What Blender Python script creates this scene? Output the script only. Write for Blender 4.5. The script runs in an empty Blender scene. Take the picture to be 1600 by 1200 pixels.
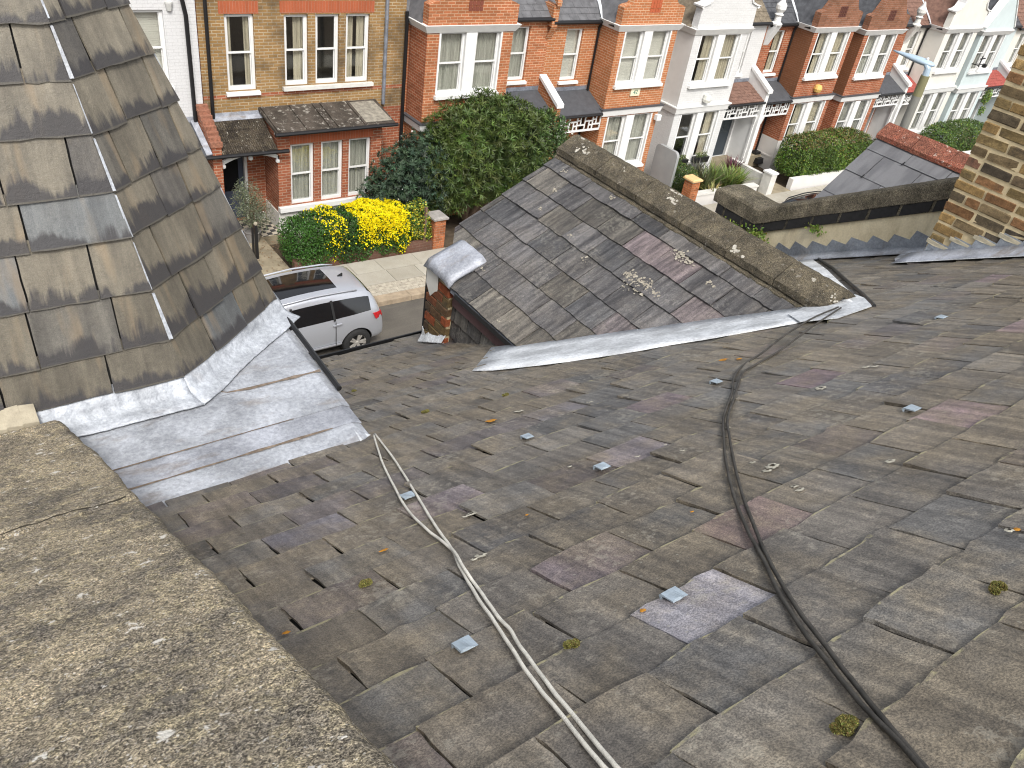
import bpy, bmesh, math, random
import numpy as np
from mathutils import Vector, Matrix, noise as mn
R_ = math.radians
scene = bpy.context.scene
COL = scene.collection
# ------------------------------------------------------------------ camera, sky, sun, exposure
CZ = 10.5
F_PX = 1278.9555
RM = ((0.8092677, -0.57141283, 0.13628339), (-0.25006388, -0.54501968, -0.80026346), (0.53155794, 0.61354782, -0.58395653))
cam_d = bpy.data.cameras.new('camera')
cam = bpy.data.objects.new('camera', cam_d)
COL.objects.link(cam)
cam_d.sensor_width = 36.0
cam_d.lens = 36.0 * F_PX / 1600.0
cam_d.clip_start = 0.05
cam_d.clip_end = 1500
cam.matrix_world = Matrix(((RM[0][0], -RM[1][0], -RM[2][0], 0), (RM[0][1], -RM[1][1], -RM[2][1], 0),
                           (RM[0][2], -RM[1][2], -RM[2][2], CZ), (0, 0, 0, 1)))
scene.camera = cam

SUN_EL, SUN_AZ = R_(50), R_(200)        # azimuth clockwise from +Y
world = bpy.data.worlds.new('World')
scene.world = world
world.use_nodes = True
wn = world.node_tree
sky = wn.nodes.new('ShaderNodeTexSky')
sky.sky_type = 'NISHITA'
sky.sun_disc = False
sky.sun_elevation = SUN_EL
sky.sun_rotation = SUN_AZ
sky.air_density = 1.0
sky.dust_density = 4.0
sky.ozone_density = 1.0
hs = wn.nodes.new('ShaderNodeHueSaturation')      # overcast: the sky keeps little of its blue
hs.inputs['Saturation'].default_value = 0.28
bg = wn.nodes['Background']
bg.inputs['Strength'].default_value = 0.15
wn.links.new(sky.outputs[0], hs.inputs['Color'])
wn.links.new(hs.outputs[0], bg.inputs['Color'])
sun_d = bpy.data.lights.new('sun', 'SUN')
sun_d.energy = 1.5
sun_d.angle = R_(14)
sun_d.color = (1.0, 0.96, 0.9)
sun = bpy.data.objects.new('sun', sun_d)
COL.objects.link(sun)
sun_dir = Vector((math.sin(SUN_AZ) * math.cos(SUN_EL), math.cos(SUN_AZ) * math.cos(SUN_EL), math.sin(SUN_EL)))
sun.rotation_euler = sun_dir.to_track_quat('Z', 'Y').to_euler()
sun.location = (0, 0, 30)
vs = scene.view_settings
vs.view_transform = 'Standard'
vs.look = 'None'
vs.gamma = 1
vs.exposure = 0.74
vs.use_curve_mapping = False
cy = scene.cycles
cy.max_bounces = 5; cy.diffuse_bounces = 2; cy.glossy_bounces = 2; cy.transmission_bounces = 2; cy.transparent_max_bounces = 6; cy.caustics_reflective = False; cy.caustics_refractive = False
cy.filter_width = 1.1

# ------------------------------------------------------------------ helpers
rnd = random.Random(7)
def U(a, b): return rnd.uniform(a, b)

class MB:
    """collects faces; build() links them as one mesh object"""
    def __init__(s): s.v = []; s.f = []
    def add(s, pts, faces):
        o = len(s.v); s.v += [tuple(p) for p in pts]; s.f += [tuple(i + o for i in f) for f in faces]; return s
    def box(s, x0, x1, y0, y1, z0, z1):
        return s.add([(x0,y0,z0),(x1,y0,z0),(x1,y1,z0),(x0,y1,z0),(x0,y0,z1),(x1,y0,z1),(x1,y1,z1),(x0,y1,z1)],
                     [(0,3,2,1),(4,5,6,7),(0,1,5,4),(1,2,6,5),(2,3,7,6),(3,0,4,7)])
    def quad(s, a, b, c, d): return s.add([a, b, c, d], [(0, 1, 2, 3)])
    def prism(s, pts, d):
        n = len(pts); d = Vector(d)
        q = [tuple(Vector(p) + d) for p in pts]
        return s.add(list(pts) + q, [tuple(range(n))[::-1], tuple(range(n, 2 * n))] + [(i, (i + 1) % n, n + (i + 1) % n, n + i) for i in range(n)])
    def tube(s, path, r, n=8):
        P = [Vector(p) for p in path]; rs = r if isinstance(r, (list, tuple)) else [r] * len(P)
        up = Vector((0, 0, 1)); base = len(s.v); 
        for i, p in enumerate(P):
            t = (P[min(i + 1, len(P) - 1)] - P[max(i - 1, 0)]).normalized()
            a = t.cross(up)
            if a.length < 1e-3: a = t.cross(Vector((0, 1, 0)))
            a.normalize(); b = a.cross(t)
            for k in range(n):
                w = 2 * math.pi * k / n
                s.v.append(tuple(p + (a * math.cos(w) + b * math.sin(w)) * rs[i]))
        for i in range(len(P) - 1):
            for k in range(n):
                k2 = (k + 1) % n
                s.f.append((base + i * n + k, base + i * n + k2, base + (i + 1) * n + k2, base + (i + 1) * n + k))
        s.f.append(tuple(base + k for k in range(n))[::-1]); s.f.append(tuple(base + (len(P) - 1) * n + k for k in range(n)))
        return s
    def lathe(s, c, prof, n=16, axis='z', caps=True):
        base = len(s.v)
        for (r, h) in prof:
            for k in range(n):
                w = 2 * math.pi * k / n; a, b = r * math.cos(w), r * math.sin(w)
                s.v.append((c[0] + a, c[1] + b, c[2] + h) if axis == 'z' else (c[0] + a, c[1] + h, c[2] + b))
        m = len(prof)
        for i in range(m - 1):
            for k in range(n):
                k2 = (k + 1) % n
                s.f.append((base + i * n + k, base + i * n + k2, base + (i + 1) * n + k2, base + (i + 1) * n + k))
        if caps: s.f.append(tuple(base + k for k in range(n))[::-1]); s.f.append(tuple(base + (m - 1) * n + k for k in range(n)))
        return s
    def build(s, name, mat, parent=None, kind=None, smooth=False, xf=None, recalc=True):
        me = bpy.data.meshes.new(name)
        o = None
        root = parent
        off = Vector((0, 0, 0))
        while root is not None:
            off += root.location; root = root.parent
        vv = [xf(p) for p in s.v] if xf else s.v
        me.from_pydata([(p[0] - off.x, p[1] - off.y, p[2] - off.z) for p in vv], [], s.f)
        if recalc:
            bm = bmesh.new(); bm.from_mesh(me); bmesh.ops.recalc_face_normals(bm, faces=bm.faces); bm.to_mesh(me); bm.free()
        box_uv(me)
        me.materials.append(mat)
        if smooth:
            me.polygons.foreach_set('use_smooth', [True] * len(me.polygons))
        return link(name, me, parent, kind)

def box_uv(me):
    uv = me.uv_layers.new(name='UVMap')
    vs_ = me.vertices
    for p in me.polygons:
        n = p.normal; a = (abs(n.x), abs(n.y), abs(n.z))
        for li in p.loop_indices:
            c = vs_[me.loops[li].vertex_index].co
            if a[1] >= a[0] and a[1] >= a[2] * 0.8: uv.data[li].uv = (c.x, c.z)
            elif a[0] >= a[2] * 0.8: uv.data[li].uv = (c.y, c.z)
            else: uv.data[li].uv = (c.x, c.y)

def link(name, me, parent=None, kind=None):
    o = bpy.data.objects.new(name, me)
    COL.objects.link(o)
    if parent is not None: o.parent = parent
    if kind: o['kind'] = kind
    return o

def empty(name, loc):
    o = bpy.data.objects.new(name, None)
    o.empty_display_size = 0.2
    COL.objects.link(o)
    o.location = loc
    return o

def tag(o, label=None, cat=None, group=None, kind=None):
    if label: o['label'] = label
    if cat: o['category'] = cat
    if group: o['group'] = group
    if kind: o['kind'] = kind
    return o

# ------------------------------------------------------------------ materials
class Mat:
    def __init__(s, name):
        s.m = bpy.data.materials.new(name); s.m.use_nodes = True
        s.nt = s.m.node_tree; s.b = s.nt.nodes['Principled BSDF']; s.out = s.nt.nodes['Material Output']
    def n(s, t, _p=None, **inp):
        nd = s.nt.nodes.new('ShaderNode' + t)
        for k, v in (_p or {}).items(): setattr(nd, k, v)
        for k, v in inp.items():
            k = k.replace('_', ' ')
            s.put(nd.inputs[int(k)] if k.isdigit() else nd.inputs[k], v)
        return nd
    def put(s, sock, v):
        if isinstance(v, bpy.types.NodeSocket): s.nt.links.new(v, sock)
        elif isinstance(v, bpy.types.Node): s.nt.links.new(v.outputs[0], sock)
        else:
            if sock.type == 'RGBA' and len(v) == 3: v = (*v, 1)
            sock.default_value = v
    def noise(s, vec, scale, detail=4, rough=0.6, dist=0.0):
        return s.n('TexNoise', Vector=vec, Scale=scale, Detail=detail, Roughness=rough, Distortion=dist).outputs['Fac']
    def ramp(s, fac, a, b, ca=(0, 0, 0), cb=(1, 1, 1)):
        r = s.n('ValToRGB', Fac=fac); e = r.color_ramp.elements
        e[0].position = a; e[1].position = b; e[0].color = (*ca, 1); e[1].color = (*cb, 1)
        return r.outputs['Color']
    def mix(s, fac, a, b, mode='MIX'):
        m = s.nt.nodes.new('ShaderNodeMix'); m.data_type = 'RGBA'; m.blend_type = mode
        s.put(m.inputs[0], fac); s.put(m.inputs[6], a); s.put(m.inputs[7], b)
        return m.outputs[2]
    def math(s, op, a, b=0.0):
        m = s.n('Math', {'operation': op}); s.put(m.inputs[0], a); s.put(m.inputs[1], b); return m.outputs[0]
    def scalev(s, vec, sc):
        m = s.n('Mapping', Vector=vec); m.inputs['Scale'].default_value = sc; return m.outputs[0]
    def uv(s): return s.n('UVMap').outputs[0]
    def pos(s): return s.n('NewGeometry').outputs['Position']
    def obj(s): return s.n('TexCoord').outputs['Object']
    def orand(s): return s.n('ObjectInfo').outputs['Random']
    def attr(s, name): return s.n('Attribute', {'attribute_name': name})
    def bump(s, h, strength=0.5, dist=0.01):
        b = s.n('Bump', Height=h, Strength=strength, Distance=dist); s.nt.links.new(b.outputs[0], s.b.inputs['Normal'])
    def fin(s, col, rough=0.6, spec=0.4, metal=0.0):
        s.put(s.b.inputs['Base Color'], col); s.put(s.b.inputs['Roughness'], rough)
        s.put(s.b.inputs['Specular IOR Level'], spec); s.put(s.b.inputs['Metallic'], metal)
        return s.m

def plain(name, col, rough=0.6, var=0.12, scale=3.0, bump=0.0, spec=0.4, metal=0.0):
    m = Mat(name); p = m.pos(); n = m.noise(p, scale, 3)
    c = m.mix(m.ramp(n, 0.3, 0.75), tuple(x * (1 - var) for x in col), tuple(min(1, x * (1 + var)) for x in col))
    if bump: m.bump(m.noise(p, scale * 12, 2), bump, 0.004)
    return m.fin(c, rough, spec, metal)

def slate_mat(name, stain=0.0, lichen=0.5, streak=0.5, rough=0.55, spec=0.45, moss=0.0, brown=0.3, blue=0.0, grain=0.8):
    m = Mat(name); a = m.attr('tint'); uv = m.uv(); p = m.pos()
    col = a.outputs['Color']; tail = a.outputs['Alpha']
    st = m.noise(m.scalev(uv, (24, 2.2, 1)), 1.0, 3, 0.65)
    st2 = m.noise(m.scalev(uv, (6, 1.5, 1)), 1.0, 2, 0.6)
    blot = m.noise(p, 6.0, 5, 0.7)
    wide = m.noise(p, 1.5, 3, 0.55)
    fine = m.noise(p, 260, 2, 0.75)
    med = m.noise(p, 48, 3, 0.7)
    c = col
    if blue: c = m.mix(m.math('MULTIPLY', m.ramp(wide, 0.42, 0.56, (1, 1, 1), (0, 0, 0)), blue), c, (0.135, 0.142, 0.152))
    c = m.mix(m.math('MULTIPLY', m.ramp(m.math('ADD', m.math('MULTIPLY', blot, 0.6), m.math('MULTIPLY', wide, 0.4)), 0.44, 0.6), brown), c, (0.19, 0.162, 0.118))
    c = m.mix(streak, c, m.ramp(st, 0.36, 0.64, (0.55, 0.54, 0.55), (1.42, 1.4, 1.37)), 'MULTIPLY')
    c = m.mix(m.math('MULTIPLY', m.ramp(st2, 0.4, 0.56, (1, 1, 1), (0, 0, 0)), 0.55), c, m.mix(1.0, c, (0.5, 0.5, 0.52), 'MULTIPLY'))
    c = m.mix(grain, c, m.ramp(med, 0.34, 0.66, (0.74, 0.74, 0.74), (1.26, 1.25, 1.24)), 'MULTIPLY')
    c = m.mix(grain, c, m.ramp(fine, 0.4, 0.6, (0.62, 0.62, 0.62), (1.45, 1.43, 1.4)), 'MULTIPLY')
    if stain:
        w = m.noise(m.scalev(uv, (16, 1.2, 1)), 1.0, 4, 0.65)
        w2 = m.noise(m.scalev(uv, (3.2, 3.2, 1)), 1.0, 3, 0.5)
        c = m.mix(m.math('MULTIPLY', m.ramp(m.noise(m.scalev(uv, (5, 0.8, 1)), 1.3, 3, 0.6), 0.54, 0.64), 0.45), c, (0.27, 0.205, 0.13))
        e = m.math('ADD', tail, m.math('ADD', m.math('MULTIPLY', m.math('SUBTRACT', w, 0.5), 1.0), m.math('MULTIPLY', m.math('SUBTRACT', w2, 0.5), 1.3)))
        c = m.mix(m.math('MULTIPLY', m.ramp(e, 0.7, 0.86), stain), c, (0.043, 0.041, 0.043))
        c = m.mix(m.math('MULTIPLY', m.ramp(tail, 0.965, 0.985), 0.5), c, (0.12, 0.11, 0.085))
    if moss:
        w = m.noise(p, 14, 4, 0.7)
        e = m.math('MULTIPLY', m.ramp(m.math('ADD', tail, m.math('MULTIPLY', m.math('SUBTRACT', med, 0.5), 0.03)), 0.975, 0.99), m.ramp(w, 0.47, 0.56))
        c = m.mix(m.math('MULTIPLY', e, moss), c, (0.36, 0.33, 0.19))
    if lichen:
        wob = m.noise(p, 120, 1, 0.6)
        v = m.n('TexVoronoi', Vector=p, Scale=38.0).outputs['Distance']
        big = m.noise(p, 1.9, 2, 0.5)
        d = m.math('ADD', v, m.math('MULTIPLY', wob, 0.25))
        sp = m.math('MULTIPLY', m.ramp(d, 0.22, 0.25, (1, 1, 1), (0, 0, 0)), m.ramp(big, 0.52, 0.62))
        cr = m.math('MULTIPLY', m.ramp(m.math('ADD', m.math('MULTIPLY', med, 0.5), m.math('MULTIPLY', m.noise(p, 4.3, 3, 0.6), 0.5)), 0.575, 0.61), 0.6)
        sp = m.math('MAXIMUM', sp, cr)
        c = m.mix(m.math('MULTIPLY', sp, lichen), c, (0.36, 0.345, 0.29))
    m.bump(m.math('ADD', fine, m.math('MULTIPLY', med, 1.6)), 0.5, 0.003)
    r = m.math('ADD', m.math('MULTIPLY', m.math('SUBTRACT', blot, 0.5), 0.5), rough)
    return m.fin(c, r, spec)

def brick_tex(name, c1, c2, mortar, soot=0.3, soot_col=(0.05, 0.04, 0.03), w=0.225, h=0.075, mw=0.007, var=0.6):
    m = Mat(name); uv = m.uv(); p = m.pos()
    b = m.n('TexBrick', {'offset': 0.5}, Vector=uv, Color1=c1, Color2=c2, Mortar=mortar, Scale=1.0, Mortar_Size=mw, Mortar_Smooth=0.2, Bias=-0.1, Brick_Width=w, Row_Height=h)
    c = b.outputs['Color']
    sv = m.n('TexBrick', {'offset': 0.5}, Vector=uv, Color1=(0, 0, 0), Color2=(1, 1, 1), Mortar=(0.5, 0.5, 0.5), Scale=1.0, Mortar_Size=0.0, Bias=0.0, Brick_Width=w, Row_Height=h)
    c = m.mix(var, c, m.ramp(sv.outputs['Color'], 0.0, 1.0, (0.62, 0.6, 0.6), (1.25, 1.25, 1.25)), 'MULTIPLY')
    big = m.noise(p, 0.8, 5, 0.65)
    c = m.mix(m.math('MULTIPLY', m.ramp(big, 0.48, 0.7), soot), c, soot_col)
    f = m.noise(p, 30, 4, 0.7)
    c = m.mix(0.5, c, m.ramp(f, 0.25, 0.75, (0.72, 0.72, 0.72), (1.2, 1.2, 1.2)), 'MULTIPLY')
    m.bump(m.math('SUBTRACT', 1.0, b.outputs['Fac']), 0.5, 0.006)
    return m.fin(c, 0.82, 0.25)

def stone_mat(name, base, dark, pale, scale=1.0, lich=0.6, spot=0.5, lcol=(0.40, 0.34, 0.20)):
    m = Mat(name); p = m.pos()
    a = m.noise(p, 5.5 * scale, 5, 0.72); b = m.noise(p, 24 * scale, 4, 0.72); f = m.noise(p, 240 * scale, 2, 0.8); g = m.noise(p, 90 * scale, 3, 0.75)
    c = m.mix(m.ramp(a, 0.40, 0.62), dark, base)
    c = m.mix(m.math('MULTIPLY', m.ramp(b, 0.5, 0.64), lich), c, lcol)
    c = m.mix(0.95, c, m.ramp(g, 0.36, 0.64, (0.6, 0.6, 0.6), (1.38, 1.37, 1.35)), 'MULTIPLY')
    gv = m.n('TexVoronoi', Vector=p, Scale=400.0 * scale).outputs['Color']
    gb = m.n('RGBToBW', Color=gv).outputs[0]
    c = m.mix(1.0, c, m.ramp(gb, 0.25, 0.75, (0.5, 0.5, 0.51), (1.6, 1.58, 1.53)), 'MULTIPLY')
    c = m.mix(0.8, c, m.ramp(f, 0.4, 0.6, (0.6, 0.6, 0.6), (1.4, 1.39, 1.37)), 'MULTIPLY')
    d = m.noise(p, 19 * scale, 4, 0.7)
    c = m.mix(m.math('MULTIPLY', m.ramp(d, 0.625, 0.66), spot), c, pale)
    c = m.mix(m.math('MULTIPLY', m.ramp(d, 0.33, 0.39, (1, 1, 1), (0, 0, 0)), 0.6), c, dark)
    v = m.n('TexVoronoi', Vector=p, Scale=85.0 * scale).outputs['Distance']
    c = m.mix(m.math('MULTIPLY', m.math('MULTIPLY', m.ramp(v, 0.14, 0.2, (1, 1, 1), (0, 0, 0)), m.ramp(a, 0.4, 0.6)), 0.9 * spot), c, pale)
    m.bump(m.math('ADD', gb, m.math('MULTIPLY', g, 1.5)), 0.8, 0.006)
    return m.fin(c, 0.95, 0.1)

def lead_mat(name, base, dirt=0.5, rough=0.45):
    m = Mat(name); p = m.pos()
    a = m.noise(p, 4.5, 5, 0.65, 0.3); b = m.noise(p, 60, 3, 0.75); r = m.noise(m.scalev(p, (1.3, 4, 1)), 2.3, 5, 0.6)
    c = m.mix(m.ramp(a, 0.36, 0.62), tuple(x * 0.6 for x in base), base)
    c = m.mix(0.6, c, m.ramp(b, 0.36, 0.64, (0.68, 0.68, 0.7), (1.22, 1.22, 1.2)), 'MULTIPLY')
    v = m.n('TexVoronoi', Vector=p, Scale=75.0).outputs['Distance']
    c = m.mix(m.math('MULTIPLY', m.ramp(v, 0.1, 0.16, (1, 1, 1), (0, 0, 0)), 0.5 * dirt), c, (0.12, 0.12, 0.14))
    c = m.mix(m.math('MULTIPLY', m.ramp(r, 0.56, 0.72), dirt), c, (0.2, 0.155, 0.11))
    m.bump(m.noise(p, 16, 3, 0.65), 0.6, 0.016)
    return m.fin(c, m.math('ADD', m.math('MULTIPLY', b, 0.3), rough), 0.5, 0.25)

def leaf_mat(name, rough=0.45, trans=0.25, spec=0.4):
    m = Mat(name); a = m.attr('tint')
    m.fin(a.outputs['Color'], rough, spec)
    tr = m.n('BsdfTranslucent', Color=a.outputs['Color'])
    mx = m.n('MixShader', Fac=trans)
    m.nt.links.new(m.b.outputs[0], mx.inputs[1]); m.nt.links.new(tr.outputs[0], mx.inputs[2]); m.nt.links.new(mx.outputs[0], m.out.inputs[0])
    return m.m

def glass_mat(name, tint=(0.9, 0.9, 0.88), refl=0.09):
    m = Mat(name)
    lw = m.n('LayerWeight', Blend=0.5); fac = m.math('ADD', m.math('MULTIPLY', m.math('POWER', lw.outputs['Facing'], 4.0), 0.6), refl)
    t = m.n('BsdfTransparent', Color=tint); g = m.n('BsdfGlossy', Color=(0.9, 0.93, 0.95), Roughness=0.04)
    mx = m.n('MixShader', Fac=fac)
    m.nt.links.new(t.outputs[0], mx.inputs[1]); m.nt.links.new(g.outputs[0], mx.inputs[2]); m.nt.links.new(mx.outputs[0], m.out.inputs[0])
    return m.m

MT = {
 'slate': slate_mat('slate_weathered', lichen=0.45, streak=0.6, moss=0.7, brown=0.7, blue=0.3, rough=0.5),
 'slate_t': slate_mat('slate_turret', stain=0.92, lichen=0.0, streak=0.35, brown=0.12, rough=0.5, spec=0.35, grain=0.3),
 'slate_g': slate_mat('slate_gable', lichen=0.22, streak=1.0, brown=0.15, rough=0.5),
 'slate_n': slate_mat('slate_fibre_cement', lichen=0.0, streak=0.06, brown=0.0, rough=0.5, grain=0.12),
 'deck': plain('roof_underlay', (0.02, 0.02, 0.02), 0.9),
 'lead': lead_mat('lead_weathered', (0.44, 0.462, 0.515), 0.75),
 'lead_p': lead_mat('lead_pale', (0.475, 0.50, 0.545), 0.6),
 'lead_b': lead_mat('lead_bright', (0.50, 0.53, 0.575), 0.35, 0.45),
 'lead_w': lead_mat('flashing_pale', (0.76, 0.79, 0.82), 0.1, 0.45),
 'lead_m': lead_mat('lead_mid', (0.33, 0.36, 0.40), 0.3, 0.45),
 'lead_d': lead_mat('lead_dull', (0.24, 0.26, 0.30), 0.3, 0.5),
 'coping': stone_mat('coping_stone', (0.35, 0.302, 0.222), (0.16, 0.145, 0.123), (0.66, 0.63, 0.57), 1.0, 0.5, 1.0, (0.45, 0.39, 0.255)),
 'ridge': stone_mat('ridge_concrete', (0.155, 0.135, 0.10), (0.08, 0.072, 0.058), (0.50, 0.47, 0.41), 1.3, 0.25, 0.35, (.2, .165, .10)),
 'coping_d': stone_mat('coping_dark', (0.215, 0.19, 0.145), (0.10, 0.09, 0.07), (0.38, 0.35, 0.28), 1.0, 0.35, 0.2, (.28, .25, .17)),
 'mortar': plain('mortar_pale', (0.36, 0.32, 0.24), 0.95, 0.25, 12, 0.6),
 'mortar_y': plain('mortar_sandy', (0.33, 0.27, 0.17), 0.95, 0.25, 12, 0.6),
 'mortar_c': plain('mortar_lime', (0.60, 0.49, 0.30), 0.95, 0.2, 14, 0.6),
 'black': plain('black_plastic', (0.012, 0.012, 0.013), 0.4),
 'white': plain('white_paint', (0.70, 0.70, 0.685), 0.45, 0.05, 4),
 'white_d': plain('white_paint_old', (0.60, 0.59, 0.55), 0.6, 0.12, 4),
 'purple': plain('purple_board', (0.095, 0.055, 0.058), 0.5, 0.25, 8),
 'cable_w': plain('cable_white', (0.66, 0.64, 0.57), 0.5, 0.22, 25, 0.3),
 'cable_b': plain('cable_black', (0.05, 0.046, 0.04), 0.6, 0.5, 22, 0.3),
 'tingle': plain('lead_tab', (0.36, 0.43, 0.49), 0.4, 0.2, 30, 0.2, 0.5, 0.3),
 'lichen': plain('lichen_crust', (0.42, 0.40, 0.33), 0.95, 0.3, 60, 0.6),
 'lichen_y': plain('lichen_orange', (0.50, 0.22, 0.02), 0.9, 0.3, 60, 0.6),
}
# ------------------------------------------------------------------ the house under the camera
S = 0.82                                   # metres per unit in which this house and its neighbour are laid out
def OW(p): return (S * p[0], S * p[1], CZ + S * p[2])
C30, S30 = math.cos(R_(30)), math.sin(R_(30))
def roof_z(y): return -(1 + 0.5 * y) / C30
def RP(u, v, h=0.0):                        # point on the main roof: u along the eaves, v down the slope, h proud
    return (u, v * C30 + h * S30, -1 / C30 - v * S30 + h * C30)

def scaled(c, k): return tuple(x * k for x in c)

class Frame:
    def __init__(s, o, u, v):
        s.o, s.u, s.v = Vector(o), Vector(u).normalized(), Vector(v).normalized()
        s.n = s.u.cross(s.v).normalized()
        if s.n.z < 0: s.n = -s.n
    def p(s, a, b, h=0.0): return tuple(s.o + s.u * a + s.v * b + s.n * h)
    def inv(s, q): d = Vector(q) - s.o; return (d.dot(s.u), d.dot(s.v))

def clip(poly, region):
    """Sutherland-Hodgman against a convex region given counter-clockwise or clockwise"""
    ar = sum(region[i][0] * region[(i + 1) % len(region)][1] - region[(i + 1) % len(region)][0] * region[i][1] for i in range(len(region)))
    if ar < 0: region = region[::-1]
    for i in range(len(region)):
        ax, ay = region[i]; bx, by = region[(i + 1) % len(region)]
        side = lambda q: (bx - ax) * (q[1] - ay) - (by - ay) * (q[0] - ax)
        out = []
        for j in range(len(poly)):
            p, q = poly[j], poly[(j + 1) % len(poly)]
            sp, sq = side(p), side(q)
            if sp >= 0: out.append(p)
            if (sp >= 0) != (sq >= 0):
                t = sp / (sp - sq); out.append((p[0] + (q[0] - p[0]) * t, p[1] + (q[1] - p[1]) * t))
        poly = out
        if len(poly) < 3: return []
    return poly

def slate(frame, u0, u1, vt, gauge, lap, t, tint, region=None, lift=0.0, roll=0.0, chip=0.006, tilt=None, skew=0.0):
    """one slate: list of vertices, faces, uvs and tints; its tail at vt, thickness t"""
    vh = vt - gauge - lap
    k = rnd.randint(3, 5)
    tail = [(u1 + (u0 - u1) * i / k + (U(-.25, .25) * (u1 - u0) / k if 0 < i < k else 0), vt + skew * (i / k - .5) + (U(-chip, chip) if 0 < i < k else U(-chip, 0) * .6)) for i in range(k + 1)]
    w = (u1 - u0)
    mid_r = [(u1 - U(0, chip) * .6, vt - gauge * q) for q in (.8, .55, .3, .12)]; mid_l = [(u0 + U(0, chip) * .6, vt - gauge * q) for q in (.12, .3, .55, .8)]
    poly = [(u0, vh), (u1, vh)] + mid_r + tail + mid_l
    if region: poly = clip(poly, region)
    if len(poly) < 3: return None
    ar = abs(sum(poly[i][0] * poly[(i + 1) % len(poly)][1] - poly[(i + 1) % len(poly)][0] * poly[i][1] for i in range(len(poly)))) / 2
    if ar < 0.004: return None
    tl = t / gauge if tilt is None else tilt
    uc = (u0 + u1) / 2
    hgt = lambda a, b: 2 * t + (b - vt) * tl + lift * max(0, 1 + (b - vt) / gauge) + roll * (a - uc) * max(0.0, 1 + (b - vt) / gauge)
    ex = t * U(0, .9)
    top = [frame.p(a, b, hgt(a, b) + ex * max(0.0, 1 + (b - vt) / gauge) - U(0, .0006)) for a, b in poly]
    bot = [frame.p(a, b, hgt(a, b) - t) for a, b in poly]
    n = len(poly)
    faces = [tuple(range(n)), tuple(range(n, 2 * n))[::-1]] + [(i, n + i, n + (i + 1) % n, (i + 1) % n) for i in range(n)]
    ru, rv = U(0, 50), U(0, 50)
    uv = [(a + ru, b + rv) for a, b in poly] * 2
    al = [1 + (b - vt) / gauge for a, b in poly] * 2
    return top + bot, faces, uv, [(tint[0], tint[1], tint[2], x) for x in al]

def slate_objects(name, items, mat, parent, kind=None):
    """items: slates joined into one mesh object"""
    V, Fc, UVs, T = [], [], [], []
    off = Vector((0, 0, 0)); r = parent
    while r is not None: off += r.location; r = r.parent
    for it in items:
        o = len(V); V += [Vector(OW(p)) - off for p in it[0]]; Fc += [tuple(i + o for i in f) for f in it[1]]; UVs += it[2]; T += it[3]
    me = bpy.data.meshes.new(name)
    me.from_pydata(V, [], Fc)
    uvl = me.uv_layers.new(name='UVMap')
    vi = np.empty(len(me.loops), dtype=np.int32); me.loops.foreach_get('vertex_index', vi)
    uvl.data.foreach_set('uv', np.array(UVs, dtype=np.float32)[vi].ravel())
    at = me.attributes.new('tint', 'FLOAT_COLOR', 'POINT')
    at.data.foreach_set('color', np.array(T, dtype=np.float32).ravel())
    me.materials.append(mat)
    return link(name, me, parent, kind)

house = empty('slate_roofed_house', OW((3.5, 5.2, -CZ / S)))
tag(house, 'nearest house, its long worn grey slate roof filling the foreground down to the black gutter', 'house')

# --- main roof
mb = MB()
mb.prism([RP(0.2, -0.9, -0.03), RP(7.52, -0.9, -0.03), RP(7.52, 6.56, -0.03), RP(0.2, 6.56, -0.03)], (0, 0, -0.12))
mb.prism([(0.2, -0.78, -0.80), (7.0, -0.78, -0.80), (7.0, -4.5, -2.9), (0.2, -4.5, -2.9)], (0, 0, -0.12))
main_roof = mb.build('main_roof', MT['deck'], house, xf=OW)
RF = Frame(RP(0, 0), (1, 0, 0), (0, C30, -S30))
GA, WD, TH = 0.213, 0.298, 0.0075
SPECIAL = [  # odd slates: where (u, v), colour
 ((1.30, 0.75), (0.34, 0.33, 0.37)), ((2.98, 1.05), (0.27, 0.2, 0.21)), ((1.86, 0.86), (0.20, 0.145, 0.135)),
 ((1.42, 2.0), (0.24, 0.20, 0.215)), ((2.05, 1.72), (0.23, 0.2, 0.215)), ((4.30, 1.45), (0.24, 0.18, 0.19)), ((1.25, 1.15), (0.19, 0.155, 0.165)),
 ((3.3, 1.9), (0.17, 0.115, 0.13)), ((2.55, 2.15), (0.165, 0.12, 0.135)), ((5.9, 2.2), (0.25, 0.19, 0.21)), ((0.95, 2.25), (0.17, 0.16, 0.18)), ((2.2, 2.75), (0.18, 0.165, 0.18))]
def main_tint():
    q = rnd.random(); k = U(0.76, 1.2)
    if q < 0.52: c = (0.156, 0.138, 0.112)
    elif q < 0.76: c = (0.138, 0.133, 0.123)
    elif q < 0.86: c = (0.142, 0.12, 0.114)
    elif q < 0.94: c = (0.178, 0.162, 0.136)
    else: c = (0.092, 0.088, 0.084)
    return tuple(x * k for x in c)
slates = []
row = 0
vt = 0.858 - 8 * GA
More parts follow.
